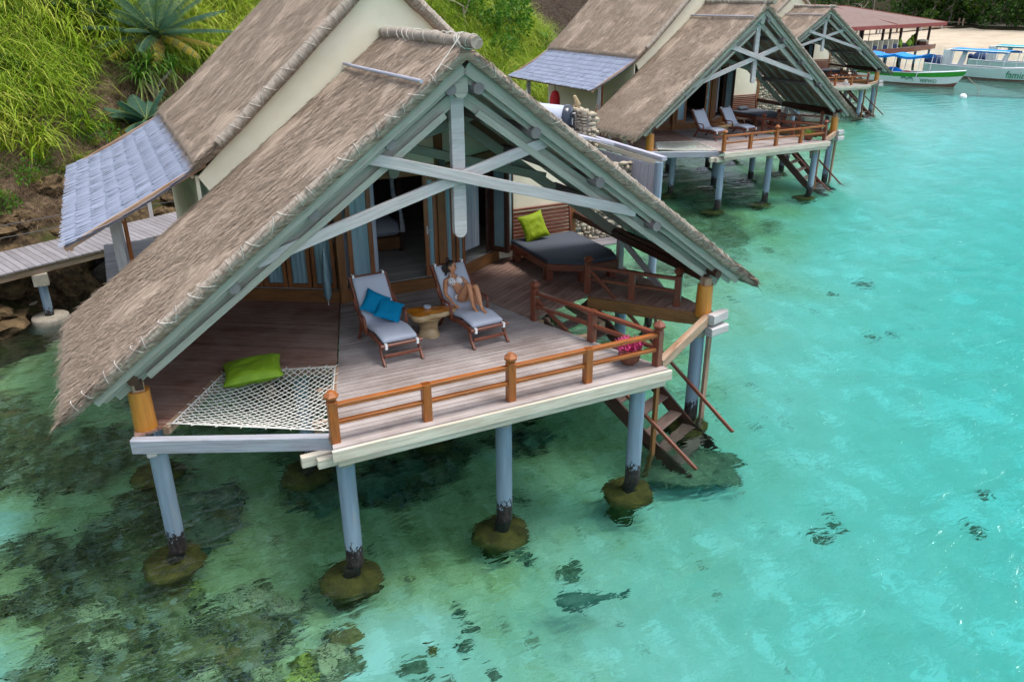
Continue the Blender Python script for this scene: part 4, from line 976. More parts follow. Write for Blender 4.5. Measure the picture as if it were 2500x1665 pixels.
def make_daybed(full=True):
    root = empty('daybed')
    poly = [(-.78, -.62), (-.16, -1.05), (.66, -1.02), (.80, -.6), (.80, 1.06), (-.78, 1.06)]
    sc = lambda k: [(x * k, y * k) for x, y in poly]
    mb = MB(); mb.prism(sc(1.0), .27, .37); mb.build('frame', M['redwood'], root)
    mb = MB(); n = len(poly)
    for a, b in zip(poly, poly[1:] + poly[:1]): mb.beam((a[0] * 1.01, a[1] * 1.01, .32), (b[0] * 1.01, b[1] * 1.01, .32), .04, .14)
    mb.build('apron', M['redwood'], root)
    for x, y in ((-.70, -.52), (-.12, -.94), (.6, -.92), (.72, .95), (-.70, .95)):
        q = MB(); q.box((x - .075, y - .075, 0), (x + .075, y + .075, .268)); q.build('leg', M['redwood'], root)
    mb = MB(); layers = [(.95, .372), (1.0, .395), (1.005, .45), (.985, .475), (.90, .49), (.45, .495)]
    vs = [(x * k, y * k, z + .012 * mnoise.noise((x * 2, y * 2, z * 9))) for k, z in layers for x, y in poly]
    mb.add(vs, [(k * n + i, k * n + (i + 1) % n, (k + 1) * n + (i + 1) % n, (k + 1) * n + i) for k in range(len(layers) - 1) for i in range(n)], None, 1, False)
    mb.add(vs[-n:], [tuple(range(n))], None, 1, False); mb.build('cushion', M['fabric_dark'], root)
    bk = MB(); bk.beam((-.78, 1.10, .30), (-.78, 1.22, 1.08), .05, .05); bk.beam((.80, 1.10, .30), (.80, 1.22, 1.08), .05, .05); bk.beam((-.80, 1.225, 1.09), (.82, 1.225, 1.09), .05, .06)
    for i in range(8): z = .42 + .082 * i; bk.beam((-.76, 1.115 + (z - .3) * .154, z), (.78, 1.115 + (z - .3) * .154, z), .018, .06)
    bk.build('backrest', M['redwood'], root)
    return root
db = make_daybed()
for k, lab in enumerate(['dark red daybed with charcoal mattress in the corner of the front terrace', 'daybed with charcoal mattress on the second bungalow terrace, behind the loungers', 'tiny daybed inside the farthest bungalow terrace']):
    o = db if k == 0 else copy_tree(db)
    o.location, rz = in_hut(k, (3.86, 5.2, 0.002)); o.rotation_euler = (0, 0, rz); tag(o, lab, 'daybed', 'daybeds on the terraces')
p = pillow('bolster', .6, .3, .16, 'fabric_dark', 3); q, rz = in_hut(1, (3.55, 6.0, .58)); place(p, q, 12, 0, 5); tag(p, 'charcoal cushion lying on the second bungalow daybed', 'cushion')

def make_stump():
    root = empty('stump_table'); mb = MB()
    mb.lathe([(.20, 0), (.185, .03), (.165, .14), (.17, .24), (.20, .30), (.24, .34)], (0, 0, 0), 18, .28); mb.build('trunk', M['driftwood'], root)
    n = 22; rim = []
    for i in range(n):
        a = 2 * math.pi * i / n; r = .34 + .10 * math.cos(2 * a - .3) + .05 * math.sin(3 * a + 1) + .03 * math.sin(5 * a); rim.append((r * math.cos(a), r * .8 * math.sin(a)))
    mb = MB(); lay = [(.62, .345), (.90, .35), (1.0, .385), (1.015, .42), (.985, .45)]
    vs = [(x * k, y * k, z - (.10 * max(0, -y - x * .3) if z < .44 else .03 * max(0, -y))) for k, z in lay for x, y in rim]
    mb.add(vs, [(k * n + i, k * n + (i + 1) % n, (k + 1) * n + (i + 1) % n, (k + 1) * n + i) for k in range(len(lay) - 1) for i in range(n)], None, 1, True); mb.add(vs[:n], [tuple(range(n))[::-1]]); mb.build('slab_edge', M['driftwood'], root)
    mb = MB(); vs = [(x * .975, y * .975, .453 - .03 * max(0, -y)) for x, y in rim] + [(x * .4, y * .4, .46) for x, y in rim]
    mb.add(vs, [(i, (i + 1) % n, n + (i + 1) % n, n + i) for i in range(n)], [(v[0] + .3 * v[1], v[1]) for v in vs]); mb.add(vs[n:], [tuple(range(n))], [(v[0] + .3 * v[1], v[1]) for v in vs[n:]]); mb.build('table_top', M['slice'], root)
    return root
M['driftwood'] = wood('pale_driftwood', (.17, .10, .045), (.42, .30, .155), (.56, .46, .30), 3, 9, 0.8, bstr=.5)
M['slice'] = wood('polished_wood_slice', (.14, .036, .005), (.46, .155, .014), (.62, .26, .035), 4, 7, 0.25, .5, .3)
s = make_stump()
for k, (pp, lab) in enumerate([((-.13, 3.05, 0.002), 'tree stump side table with polished orange top between the front loungers'), ((-.02, 3.2, 0.002), 'low stump table between the two loungers of the second bungalow')]):
    o = s if k == 0 else copy_tree(s); o.location, rz = in_hut(k, pp, R(-15)); o.rotation_euler = (0, 0, rz); tag(o, lab, 'side table', 'stump tables')
mb = MB(); mb.lathe([(.045, .0), (.065, .015), (.068, .04), (.058, .043), (.05, .02), (.01, .016)], (0, 0, 0), 18)
o = mb.build('ashtray', M['tank']); o.location = (-.12, 3.14, .462); tag(o, 'small round grey blue ashtray on the stump table', 'ashtray')

def make_pot(bloom=True):
    root = empty('flower_pot'); mb = MB(); mb.lathe([(.10, 0), (.16, .06), (.185, .16), (.175, .24), (.19, .26), (.17, .265), (.15, .22)], (0, 0, 0), 20); mb.build('bowl', M['clay'], root)
    V = []; F = []; T = []
    for k in range(150):
        a = random.random() * 6.283; e = random.uniform(.15, 1.35); d = np.array([math.cos(a) * math.cos(e), math.sin(a) * math.cos(e), math.sin(e)]); l = random.uniform(.12, .26)
        p = np.array([d[0] * .1, d[1] * .1, .22]); q = p + d * l; sd_ = np.cross(d, [0, 0, 1.]); sd_ = sd_ / (np.linalg.norm(sd_) + 1e-6) * .006
        c = len(V); V += [p - sd_, p + sd_, q + sd_, q - sd_]; F.append((c, c + 1, c + 2, c + 3)); T.append(random.random())
    raw_mesh('stems', V, F, M['strap'] if not bloom else M['pink'], T, parent=root)
    if bloom:
        V = []; F = []
        for k in range(80):
            a = random.random() * 6.283; r = random.random() ** .5 * .2; c0 = np.array([r * math.cos(a), r * math.sin(a), .33 + random.random() * .1 - r * .4])
            for j in range(4):
                d = rng.normal(size=3); d /= np.linalg.norm(d); e = np.cross(d, rng.normal(size=3)); e /= np.linalg.norm(e); c = len(V)
                V += [c0, c0 + (d + e * .5) * .03, c0 + d * .04, c0 + (d - e * .5) * .03]; F.append((c, c + 1, c + 2, c + 3))
        raw_mesh('blossoms', V, F, M['pink'], parent=root)
    return root
o = make_pot(); o.location = (2.33, .44, .004); tag(o, 'round clay pot of spiky pink flowers at the deck corner', 'flower pot')
o = make_pot(False); o.location, rz = in_hut(1, (2.2, .55, .004)); tag(o, 'terracotta bowl of thin stems on the second bungalow deck corner', 'flower pot')
mb = MB(); mb.lathe([(.10, 0), (.13, .08), (.14, .2), (.10, .28), (.06, .30)], (0, 0, 0), 14, .2); o = mb.build('white_urn', M['white']); o.location, rz = in_hut(2, (1.2, .5, .004)); tag(o, 'small white urn on the deck of the farthest bungalow', 'urn')

root = empty('beach_umbrella', (-1.36, 5.30, 0.0)); mb = MB(); mb.tube([(0, 0, .0), (.02, .06, 1.15)], .012, 6); mb.build('pole', M['metal'], root)
mb = MB(); n = 14; prof = [(.02, .10), (.055, .2), (.06, .5), (.05, .8), (.02, 1.08)]; vs = []
for r, z in prof:
    for i in range(n): a = 6.283 * i / n; k = r * (1 + (.35 if i % 2 else -.2)); vs.append((k * math.cos(a) + z * .017, k * math.sin(a) + z * .052, z))
mb.add(vs, [(k * n + i, k * n + (i + 1) % n, (k + 1) * n + (i + 1) % n, (k + 1) * n + i) for k in range(4) for i in range(n)], None, 1, True); mb.build('folded_canopy', M['blue_curtain'], root)
tag(root, 'folded pale blue umbrella leaning beside the left door post', 'umbrella')

# bed inside the room
root = empty('bed', (0.0, 8.0, .255)); mb = MB(); mb.box((-1.0, -.72, .06), (.86, 1.0, .34)); mb.build('base', M['brown'], root)
mb = MB(); sweep([(-.70, .42), (-.66, .5), (.9, .5), (.98, .42)], 1.84, .26).build('mattress', M['fabric'], root)
mb = MB()
for x, y in ((-.98, -.7), (.84, -.7), (-.98, .98), (.84, .98)): mb = MB(); mb.box((x - .04, y - .04, -.0), (x + .04, y + .04, 2.1)); mb.build('bed_post', M['dark'], root)
V = [];
mb = MB(); mb.tube([(.66, -.76, 2.2), (.70, -.78, 1.3), (.84, -.78, .9), (.88, -.74, .45)], [.03, .05, .04, .06], 8); mb.build('mosquito_net', M['curtain'], root)
tag(root, 'bed with white mattress seen through the open terrace door', 'bed')

# ------------------------------------------------------------------ the woman on the lounger
def skin_body(name, joints, edges, mat, parent=None, sub=2, root_i=0):
    me = bpy.data.meshes.new(name); me.from_pydata([j[0] for j in joints], edges, []); o = bpy.data.objects.new(name, me); col.objects.link(o)
    md = o.modifiers.new('skin', 'SKIN'); md.use_smooth_shade = True; md.branch_smoothing = 0.6
    for k, j in enumerate(joints):
        sv = me.skin_vertices[0].data[k]; r = j[1]; sv.radius = r if isinstance(r, tuple) else (r, r); sv.use_root = (k == root_i)
    s2 = o.modifiers.new('sub', 'SUBSURF'); s2.levels = sub; s2.render_levels = sub
    me.materials.append(mat)
    if parent is not None: o.parent = parent
    return o
def person():
    J = []; E = []
    def j(p, r, par=None):
        J.append((tuple(p), r)); k = len(J) - 1
        if par is not None: E.append((par, k))
        return k
    pel = j((.575, 3.13, .555), (.145, .10))
    wst = j((.545, 3.235, .655), (.108, .085), pel); rib = j((.515, 3.325, .755), (.125, .095), wst); chest = j((.495, 3.385, .83), (.135, .085), rib)
    nk = j((.482, 3.435, .905), .048, chest); nk2 = j((.482, 3.455, .955), .045, nk)
    # legs: her right one (nearer the table) and her left one
    for hip, knee, kn2, calf, ank, heel, ball, toe in (
            ((.495, 3.09, .545), (.553, 2.865, .885), (.562, 2.835, .865), (.575, 2.775, .69), (.588, 2.735, .505), (.590, 2.735, .468), (.596, 2.625, .462), (.600, 2.565, .452)),
            ((.655, 3.09, .545), (.652, 2.785, .865), (.660, 2.755, .845), (.675, 2.685, .68), (.690, 2.615, .505), (.692, 2.615, .468), (.702, 2.505, .462), (.708, 2.445, .452))):
        h = j(hip, .098, pel); m1 = j(tuple(Vector(hip).lerp(Vector(knee), .5)), .080, h); k1 = j(knee, .056, m1); k2 = j(kn2, .053, k1)
        c1 = j(calf, .053, k2); a1 = j(ank, .032, c1); he = j(heel, .031, a1); ba = j(ball, (.038, .020), a1); 
        base = Vector(ball); d = (Vector(toe) - base); side = Vector((d.y, -d.x, 0)).normalized()
        for t, (off, ln) in enumerate(((-.026, .95), (-.011, .9), (.002, .82), (.014, .72), (.025, .6))):
            off = off if hip[0] > .6 else -off
            j(tuple(base + side * off * -1 + d * ln), .010 if t else .013, ba)
    # arms: her right arm rests along the cushion, her left arm is behind the knees
    for sh_, el, wr, hd, kn, fing, sg in (((.345, 3.40, .825), (.262, 3.225, .64), (.335, 3.045, .505), (.352, 3.00, .480), (.37, 2.955, .470), .085, 1), ((.655, 3.39, .815), (.785, 3.25, .63), (.760, 3.05, .515), (.752, 3.00, .490), (.745, 2.955, .478), .085, -1)):
        s = j(sh_, .058, chest); ub = j(tuple(Vector(sh_).lerp(Vector(el), .5)), .046, s); e = j(el, .037, ub); fa = j(tuple(Vector(el).lerp(Vector(wr), .45)), .034, e); w = j(wr, .023, fa); pa = j(hd, (.030, .015), w)
        d = (Vector(kn) - Vector(hd)).normalized(); side = Vector((d.y, -d.x, 0)).normalized() * sg
        for t in range(4):
            b = Vector(hd) + d * .035 + side * (-.021 + .014 * t); ln = (.055, .064, .060, .048)[t]
            f1 = j(tuple(b), .0095, pa); f2 = j(tuple(b + d * ln * .55 + Vector((0, 0, -.004))), .008, f1); j(tuple(b + d * ln + Vector((0, 0, -.016))), .007, f2)
        b = Vector(hd) + side * -.03 + d * .005; t1 = j(tuple(b), .010, pa); j(tuple(b + d * .03 - side * .014 + Vector((0, 0, -.004))), .008, t1)
    body = skin_body('person', J, E, M['skin'])
    # head: built as its own closed form on the neck, turned towards her left
    Hc = Vector((.478, 3.455, 1.045)); face = Vector((.80, -.56, -.02)).normalized(); up = Vector((-.10, .42, .90)); rt = face.cross(up).normalized(); up = rt.cross(face).normalized()
    def hp(x, y, z): return Hc + rt * x + face * y + up * z
    vs = []; nu, nv = 24, 18
    for jv in range(nv + 1):
        th = math.pi * jv / nv
        for i in range(nu):
            ph = 2 * math.pi * i / nu; x = math.sin(th) * math.sin(ph); y = math.sin(th) * math.cos(ph); z = math.cos(th)
            w = .073; dpt = .092; ht = .112
            if z < 0: w *= 1 - .30 * (-z) ** 1.3; 
            X, Y, Z = x * w, y * dpt, z * ht
            if y < 0 and z < -.2: Y *= .78
            if y > 0:
                Y = min(Y, .084)
                g = lambda x0, z0, sx, sz: math.exp(-((X - x0) / sx) ** 2 - ((Z - z0) / sz) ** 2)
                Y += .026 * g(0, -.022, .012, .016) + .012 * g(0, .0, .009, .022) + .008 * g(0, -.058, .022, .008) + .006 * g(0, -.070, .02, .007) + .010 * g(0, -.095, .025, .014) + .006 * g(0, .022, .05, .010)
                Y -= .010 * g(.030, .008, .015, .010) + .010 * g(-.030, .008, .015, .010)
            vs.append(hp(X, Y, Z))
    fs = [(jv * nu + i, (jv + 1) * nu + i, (jv + 1) * nu + (i + 1) % nu, jv * nu + (i + 1) % nu) for jv in range(nv) for i in range(nu)]
    me = bpy.data.meshes.new('head'); bm = bmesh.new(); bv = [bm.verts.new(v) for v in vs]
    for f in fs:
        try: bm.faces.new([bv[k] for k in f])
        except ValueError: pass
    bmesh.ops.remove_doubles(bm, verts=bm.verts, dist=.0005); bmesh.ops.recalc_face_normals(bm, faces=bm.faces)
    # ears
    for sx in (-1, 1): 
        r = bmesh.ops.create_icosphere(bm, subdivisions=2, radius=.5, matrix=Matrix.Translation(hp(sx * .073, -.012, -.005)) @ Matrix((rt * .022, face * .036, up * .062)).transposed().to_4x4())
    bm.to_mesh(me); bm.free()
    for p_ in me.polygons: p_.use_smooth = True
    me.materials.append(M['skin']); hd = bpy.data.objects.new('head', me); col.objects.link(hd); hd.parent = body
    for sx in (-1, 1):
        q = MB(); q.lathe([(.001, -.010), (.008, -.007), (.011, 0), (.008, .007), (.001, .010)], hp(sx * .030, .078, .008), 8); q.build('eye', M['black'], hd)
        q = MB(); q.tube([hp(sx * .016, .090, .027), hp(sx * .032, .088, .031), hp(sx * .047, .078, .026)], .0032, 5); q.build('eyebrow', M['hair'], hd)
    q = MB(); q.tube([hp(-.022, .088, -.062), hp(-.009, .096, -.059), hp(0, .097, -.061), hp(.009, .096, -.059), hp(.022, .088, -.062)], [.003, .006, .006, .006, .003], 6); q.build('lips', M['lip'], hd)
    # hair: cap over the skull plus a tail and a small bun
    vs = []
    for jv in range(nv + 1):
        th = math.pi * .80 * jv / nv
        for i in range(nu):
            ph = 2 * math.pi * i / nu; x = math.sin(th) * math.sin(ph); y = math.sin(th) * math.cos(ph); z = math.cos(th)
            k = 1.10 + .03 * mnoise.noise((x * 5, y * 5, z * 5))
            X, Y, Z = x * .074 * k, y * .092 * k - .008, z * .112 * k
            cut = y - .25 - .55 * max(0, z)                      # hairline: pull the front in under the face
            if cut > 0 and z < .74: X *= .80; Y = min(Y, .055); Z *= .9
            if z < -.05 and y > -.12: X *= .78; Y *= .55
            vs.append(hp(X, Y, Z))
    mb = MB(); mb.add(vs, fs, None, 1, True)
    q = [hp(0, -.10, .03), hp(.0, -.125, -.03), hp(-.03, -.12, -.10), hp(-.055, -.08, -.17), hp(-.06, -.05, -.22)]
    mb.tube(q, [.04, .045, .04, .03, .012], 10); mb.lathe([(.012, -.04), (.034, -.02), (.038, .004), (.028, .028), (.006, .04)], hp(0, -.065, .125), 10, .15)
    for k in range(60):
        a = random.uniform(-1, 1); p0 = hp(.07 * a, -.07, .08 - .06 * abs(a)); mb.tube([p0, hp(.085 * a, -.07, .0), hp(.06 * a - .03, -.08 + random.gauss(0, .01), -.11 - random.random() * .06)], .004, 3, False)
    mb.build('hair', M['hair'], body)
    # bikini: two cups, cords and the bottom, all just outside the skin
    n_b = Vector((-.03, -.66, .75)).normalized(); sx_ = Vector((1, -.02, 0)); upb = n_b.cross(sx_).normalized() * -1
    upb = Vector((-.04, .70, .71)).normalized()
    C = Vector((.492, 3.325, .855))
    for sgn in (-1, 1):
        c0 = C + sx_ * (.068 * sgn) - upb * .045 + n_b * .010; mb = MB(); vs = []; n = 18
        for k, (rr, hh) in enumerate(((1.12, -.028), (1.0, .0), (.86, .022), (.6, .040), (.3, .049), (.02, .052))):
            for i in range(n):
                a = 2 * math.pi * i / n; rad = .062 * rr * (1.0 + (.32 * max(0, math.sin(a)) ** 3))
                vs.append(c0 + sx_ * rad * math.cos(a) + upb * rad * math.sin(a) + n_b * hh)
        mb.add(vs, [(k * n + i, k * n + (i + 1) % n, (k + 1) * n + (i + 1) % n, (k + 1) * n + i) for k in range(5) for i in range(n)], None, 1, True); mb.build('bikini_cup', M['bikini'], body)
        mb = MB(); mb.tube([c0 + upb * .07 + n_b * .01, C + sx_ * (.06 * sgn) + upb * .075 + n_b * .03, Vector((.482 + .045 * sgn, 3.44, .945))], .006, 6); mb.build('bikini_strap', M['bikini'], body)
    mb = MB(); 
    ring = [Vector((.520, 3.315, .745)) + sx_ * (.132 * math.cos(a)) + n_b * (.103 * math.sin(a)) for a in [2 * math.pi * i / 24 for i in range(25)]]
    mb.tube(ring, .0075, 6, False); mb.build('bikini_strap', M['bikini'], body)
    mb = MB(); tdir = (Vector((.545, 3.235, .655)) - Vector((.575, 3.13, .555))).normalized(); nb2 = Vector((0, -.72, .69)); vs = []; n = 24
    for t, s in ((-.03, 1.0), (.0, 1.06), (.03, 1.05), (.05, 1.0)):
        for i in range(n): a = 2 * math.pi * i / n; vs.append(Vector((.575, 3.13, .555)) + tdir * t + Vector((1, 0, 0)) * (.155 * s * math.cos(a)) + nb2 * (.108 * s * math.sin(a)))
    mb.add(vs, [(k * n + i, k * n + (i + 1) % n, (k + 1) * n + (i + 1) % n, (k + 1) * n + i) for k in range(3) for i in range(n)], None, 1, True); mb.build('bikini_bottom', M['bikini'], body)
    return body
M['lip'] = plain('lips', (.45, .10, .08), (.5, .13, .11), 20, 0.4)
tag(person(), 'woman in a white dark spotted bikini reclining with raised knees, looking aside', 'person')

# ------------------------------------------------------------------ odds and ends at the huts
root = empty('water_tank', (0, 0, 0)); A = Vector((6.35, 9.35, 2.50)); B = Vector((5.05, 10.6, 2.62)); d = (B - A).normalized(); mb = MB()
mb.tube([A + d * .12, B], .34, 24); mb.build('barrel', M['tank'], root)
mb = MB(); mb.tube([A - d * .06, A - d * .02, A + d * .05, A + d * .16], [.24, .33, .37, .375], 24); cap = mb.build('end_cap', M['tank_cap'], root)
fx = -d; sxx = fx.cross(Vector((0, 0, 1))).normalized(); mb = MB(); c = A + fx * .066
mb.slab([c + sxx * a + Vector((0, 0, b)) for a, b in ((-.06, -.13), (.10, -.13), (.10, .04), (-.06, .04))], fx * .004); mb.build('data_plate', M['tank'], cap)
mb = MB(); mb.tube([c + Vector((0, 0, .16)) + sxx * .02, c + fx * .05 + Vector((0, 0, .17)) - sxx * .08, c + fx * .06 - sxx * .12 + Vector((0, 0, .08)), c + fx * .05 - sxx * .13 + Vector((0, 0, -.25))], .012, 8); mb.build('pipe', M['white'], root)
tag(root, 'grey water tank with dark blue end cap behind the front roof', 'water tank')
mb = MB(); mb.tube([(6.72, 8.95, 1.6), (6.74, 9.0, 2.3), (6.80, 8.9, 2.62), (6.86, 8.82, 2.9)], [.035, .035, .025, .018], 8); o = mb.build('wooden_stake', M['brown']); tag(o, 'crooked brown stake standing against the stone shower wall', 'stake')
mb = MB(); mb.tube([(6.2, 10.4, 2.5), (6.5, 10.1, 2.56), (6.7, 9.8, 2.62), (6.72, 9.6, 2.85), (6.62, 9.62, 3.06)], [.06, .10, .11, .08, .04], 9); mb.tube([(6.6, 9.9, 2.6), (6.2, 10.0, 2.75)], [.06, .03], 7)
o = mb.build('driftwood', M['driftwood']); tag(o, 'bleached forked driftwood lying on top of the stone shower wall', 'driftwood')
q, rz = in_hut(1, (-5.15, 8.6, 1.55)); root = empty('red_bag', q); mb = MB(); mb.lathe([(.05, -1.05), (.20, -1.0), (.25, -.7), (.24, -.25), (.17, -.02), (.06, .04)], (0, 0, 0), 14, .12, sy=.6); mb.build('sack', M['red'], root); mb = MB(); mb.tube([(0, 0, .0), (0, 0, .25)], .015, 6); mb.build('strap', M['black'], root)
tag(root, 'bright red bag hanging under the grey porch roof of the second bungalow', 'bag')

# ------------------------------------------------------------------ grasses and plants on the slope
def blades(clumps, nb, lmin, lmax, w, droop, name, mat, tone_f, label, kind='stuff', cat=None, spread=.18, down=0.5, seg=4):
    """arched blades growing from clump centres; clumps = list of (a, d, scale)"""
    C = []; 
    for a, d, s in clumps:
        q = sh(a, d); C.append((q.x, q.y, hill_z(a, d), s))
    C = np.repeat(np.array(C), nb, axis=0); n = len(C)
    base = C[:, :3] + np.concatenate([rng.normal(0, spread, (n, 2)), np.zeros((n, 1))], 1) * C[:, 3:4]; base[:, 2] -= .06
    az = rng.uniform(0, 2 * np.pi, n); dirh = np.stack([np.cos(az), np.sin(az)], 1)
    dh = np.array([-NH.x, -NH.y]); dirh = dirh * (1 - down) + dh * down + .25 * np.array([SH.x, SH.y]) * rng.normal(0, 1, (n, 1)); dirh /= np.linalg.norm(dirh, axis=1, keepdims=True)
    ln = rng.uniform(lmin, lmax, n) * C[:, 3]; lean = rng.uniform(.15, .75, n); dr = droop * rng.uniform(.6, 1.3, n)
    side = np.stack([-dirh[:, 1], dirh[:, 0], np.zeros(n)], 1)
    V = np.zeros((n, seg + 1, 2, 3)); p = base.copy(); ang = np.pi / 2 - lean
    for k in range(seg + 1):
        ww = w * (1 - (k / seg) ** 1.6 * .92)
        V[:, k, 0] = p - side * ww; V[:, k, 1] = p + side * ww
        st = ln / seg; p = p + np.stack([dirh[:, 0] * np.cos(ang) * st, dirh[:, 1] * np.cos(ang) * st, np.sin(ang) * st], 1)
        ang = ang - dr / seg
    V = V.reshape(-1, 3); b = np.arange(n)[:, None] * (2 * (seg + 1)) + np.arange(seg)[None, :] * 2; b = b.ravel()
    F = np.stack([b, b + 1, b + 3, b + 2], 1)
    T = np.clip(np.repeat(tone_f(C, n), seg), 0, 1)
    o = raw_mesh(name, V, F, mat, T); tag(o, label, cat or 'grass', kind=kind); return o

def lush(a, d):
    """1 = long green grass, 0 = bare dry slope"""
    n = mnoise.fractal(Vector((a * .28, d * .28, 4)), 1, 2, 3)
    v = (d - 19.9) / 1.5 + n * 1.0
    if 9 < a < 17: v -= 1.9 * math.exp(-((d - 20.6) / 1.5) ** 2)
    if a > 34: v = 1.1 + (d - 20) * .2 + n * .4
    return v
G = []; Dg = []
for _ in range(5200):
    a = random.uniform(-10, 27) if random.random() < .72 else random.uniform(36, 53); d = random.uniform(17.6, 33)
    if a > 36 and (d > 29 or d < 16.5): continue
    if a > 49.6 + (d - 20) * .25: continue
    l = lush(a, d)
    (G if l > .35 else Dg).append((a, d, random.uniform(.7, 1.25)))
def gt(C, n):
    big = np.array([mnoise.noise((c[0] * .45, c[1] * .45, c[2] * .3)) for c in C[::40]]); big = np.repeat(big, 40)[:n]
    return .36 + .66 * big + rng.normal(0, .17, n) + .1 * (rng.random(n) < .1)
print('clumps', len(G), len(Dg))
blades(G, 36, 1.0, 2.4, .020, 2.3, 'long_grass', M['grass'], gt, 'long bright green grass drooping down the steep slope behind the bungalows')
blades(Dg, 46, .25, .75, .007, 1.9, 'dry_grass', M['dry_grass'], lambda C, n: rng.normal(.45, .22, n), 'dry brown grass and litter on the bare lower slope', cat='dry grass', spread=.25)
blades(G, 7, .8, 1.8, .010, 1.8, 'dry_stalks', M['dry_grass'], lambda C, n: rng.normal(.55, .25, n), 'straw coloured stalks mixed through the long green grass', cat='dry grass')
G2 = [(random.uniform(-8, 24), random.uniform(18.2, 21.5), random.uniform(.35, .7)) for _ in range(150)] + [(random.uniform(36, 49), random.uniform(15.5, 19), random.uniform(.5, .9)) for _ in range(170)]
blades(G2, 40, .6, 1.2, .014, 1.7, 'grass_tufts', M['grass'], gt, 'small green grass tufts scattered between the rocks and the dry slope', spread=.15)

def leaf_mass(n, fc, size, aspect=.45, tone=None):
    """n leaf quads; fc() returns a centre and an outward direction"""
    V = []; F = []; T = []
    for k in range(n):
        c, out = fc(); out = Vector(out) + Vector(rng.normal(0, .5, 3)); out.normalize()
        s = Vector(rng.normal(0, 1, 3)).cross(out).normalized(); l = size * random.uniform(.6, 1.35); w = l * aspect * .5; c = Vector(c)
        b = len(V); m = c + out * l * .5; tip = c + out * l - Vector((0, 0, l * .25))
        V += [tuple(c), tuple(m + s * w), tuple(tip), tuple(m - s * w)]; F.append((b, b + 1, b + 2, b + 3)); T.append(min(1, max(0, random.gauss(.45, .22))) if tone is None else tone(c))
    return V, F, T
def shrub(pos_, r, n, size, label, mat='shrub', cat='shrub', group=None, flat=.7, asp=.45):
    root = empty('shrub', pos_)
    cl = [(Vector((random.gauss(0, .45), random.gauss(0, .45), random.uniform(.15, .8) * flat)) * r, random.uniform(.3, .55) * r) for _ in range(7)]
    def fc():
        c, rr = random.choice(cl); d = Vector(rng.normal(0, 1, 3)).normalized(); return c + d * rr * random.uniform(.5, 1), d + Vector((0, 0, .4))
    V, F, T = leaf_mass(n, fc, size, asp); raw_mesh('foliage', V, F, M[mat], T, parent=root)
    mb = MB()
    for c, rr in cl[:5]: mb.tube([(0, 0, -.1), c * .5, c], [.02, .014, .006], 5)
    mb.build('stems', M['bark'], root); tag(root, label, cat, group); return root
def at_hill(a, d, dz=0): q = sh(a, d); return (q.x, q.y, hill_z(a, d) + dz)

def cycad(pos_, R_, nf, label, name='cycad_palm', young=True):
    root = empty(name, pos_); mb = MB(); mb.tube([(0, 0, -.4), (.02, 0, .2), (0, .02, .7)], [.20, .22, .18], 12); mb.build('trunk', M['dark_rock'], root)
    for k in range(nf):
        az = 2 * math.pi * (k / nf) * 1.618 * 3; t = k / nf; el0 = R(68 * (1 - t) ** 1.5 - 4); ln = R_ * random.uniform(.85, 1.08); old = t > .78
        dh = Vector((math.cos(az), math.sin(az), 0)); sd_ = Vector((-dh.y, dh.x, 0)); p = Vector((0, 0, .72)); el = el0; seg = 16; V = []; F = []; T = []; pts = [p.copy()]
        for i in range(seg):
            d = dh * math.cos(el) + Vector((0, 0, math.sin(el))); p = p + d * ln / seg; el -= R(random.uniform(.6, 2.2) + (0 if not old else .8)); pts.append(p.copy())
        for i in range(1, seg):
            for h in range(3):
                q = pts[i].lerp(pts[i + 1], h / 3); d = (pts[i + 1] - pts[i]).normalized(); up = sd_.cross(d); u = (i + h / 3) / seg; l = .36 * math.sin(math.pi * (.12 + .86 * u)) ** .7 + .03
                for s in (-1, 1):
                    v = (sd_ * s * .85 + d * .45 + up * (-.28 if not (up.z < 0) else .28)).normalized(); b = len(V); tip = q + v * l + Vector((0, 0, -.04)); w = d * .022
                    V += [tuple(q - w), tuple(q + w), tuple(tip + w * .3), tuple(tip - w * .3)]; F.append((b, b + 1, b + 2, b + 3)); T.append((.95 if random.random() < .8 else .5) if old else min(.55, max(0, random.gauss(.22, .15))))
        o = raw_mesh('frond', V, F, M['cycad'], T, parent=root); q = MB(); q.tube(pts, [.022 - .017 * i / seg for i in range(seg + 1)], 5); st = q.build('midrib', M['shrub_stem'], root); st.parent = o
    tag(root, label, 'cycad'); return root
M['shrub_stem'] = plain('green_stem', (.10, .14, .03), (.16, .20, .05), 9)
def strap_plant(pos_, heads, ln, n, label, name='pandanus', mat='strap', w=.035, skirt=True):
    root = empty(name, pos_)
    for h in heads:
        q = MB(); hv = Vector(h); q.tube([(0, 0, -.3), (hv.x * .2, hv.y * .2, hv.z * .45), tuple(hv)], [.08, .065, .055], 8); br = q.build('trunk', M['bark'], root)
        V = []; F = []; T = []
        for k in range(n):
            az = random.random() * 6.283; dead = skirt and k > n * .78; el = R(random.uniform(15, 85)) if not dead else R(random.uniform(-70, -20)); dh = Vector((math.cos(az), math.sin(az), 0)); sd_ = Vector((-dh.y, dh.x, 0)); p = hv.copy(); l = ln * random.uniform(.7, 1.15); seg = 6; tn = 1.0 if dead else min(.7, max(0, random.gauss(.35, .2)))
            for i in range(seg + 1):
                ww = w * (1 - (i / seg) ** 1.5) + .003; b = len(V); V += [tuple(p - sd_ * ww), tuple(p + sd_ * ww)]
                if i < seg: F.append((b, b + 1, b + 3, b + 2)); T.append(tn)
                p = p + (dh * math.cos(el) + Vector((0, 0, math.sin(el)))) * l / seg; el -= R(random.uniform(8, 26)) if not dead else R(4)
        raw_mesh('leaf_rosette', V, F, M['dry_grass' if False else mat], T, parent=root)
    tag(root, label, 'pandanus'); return root
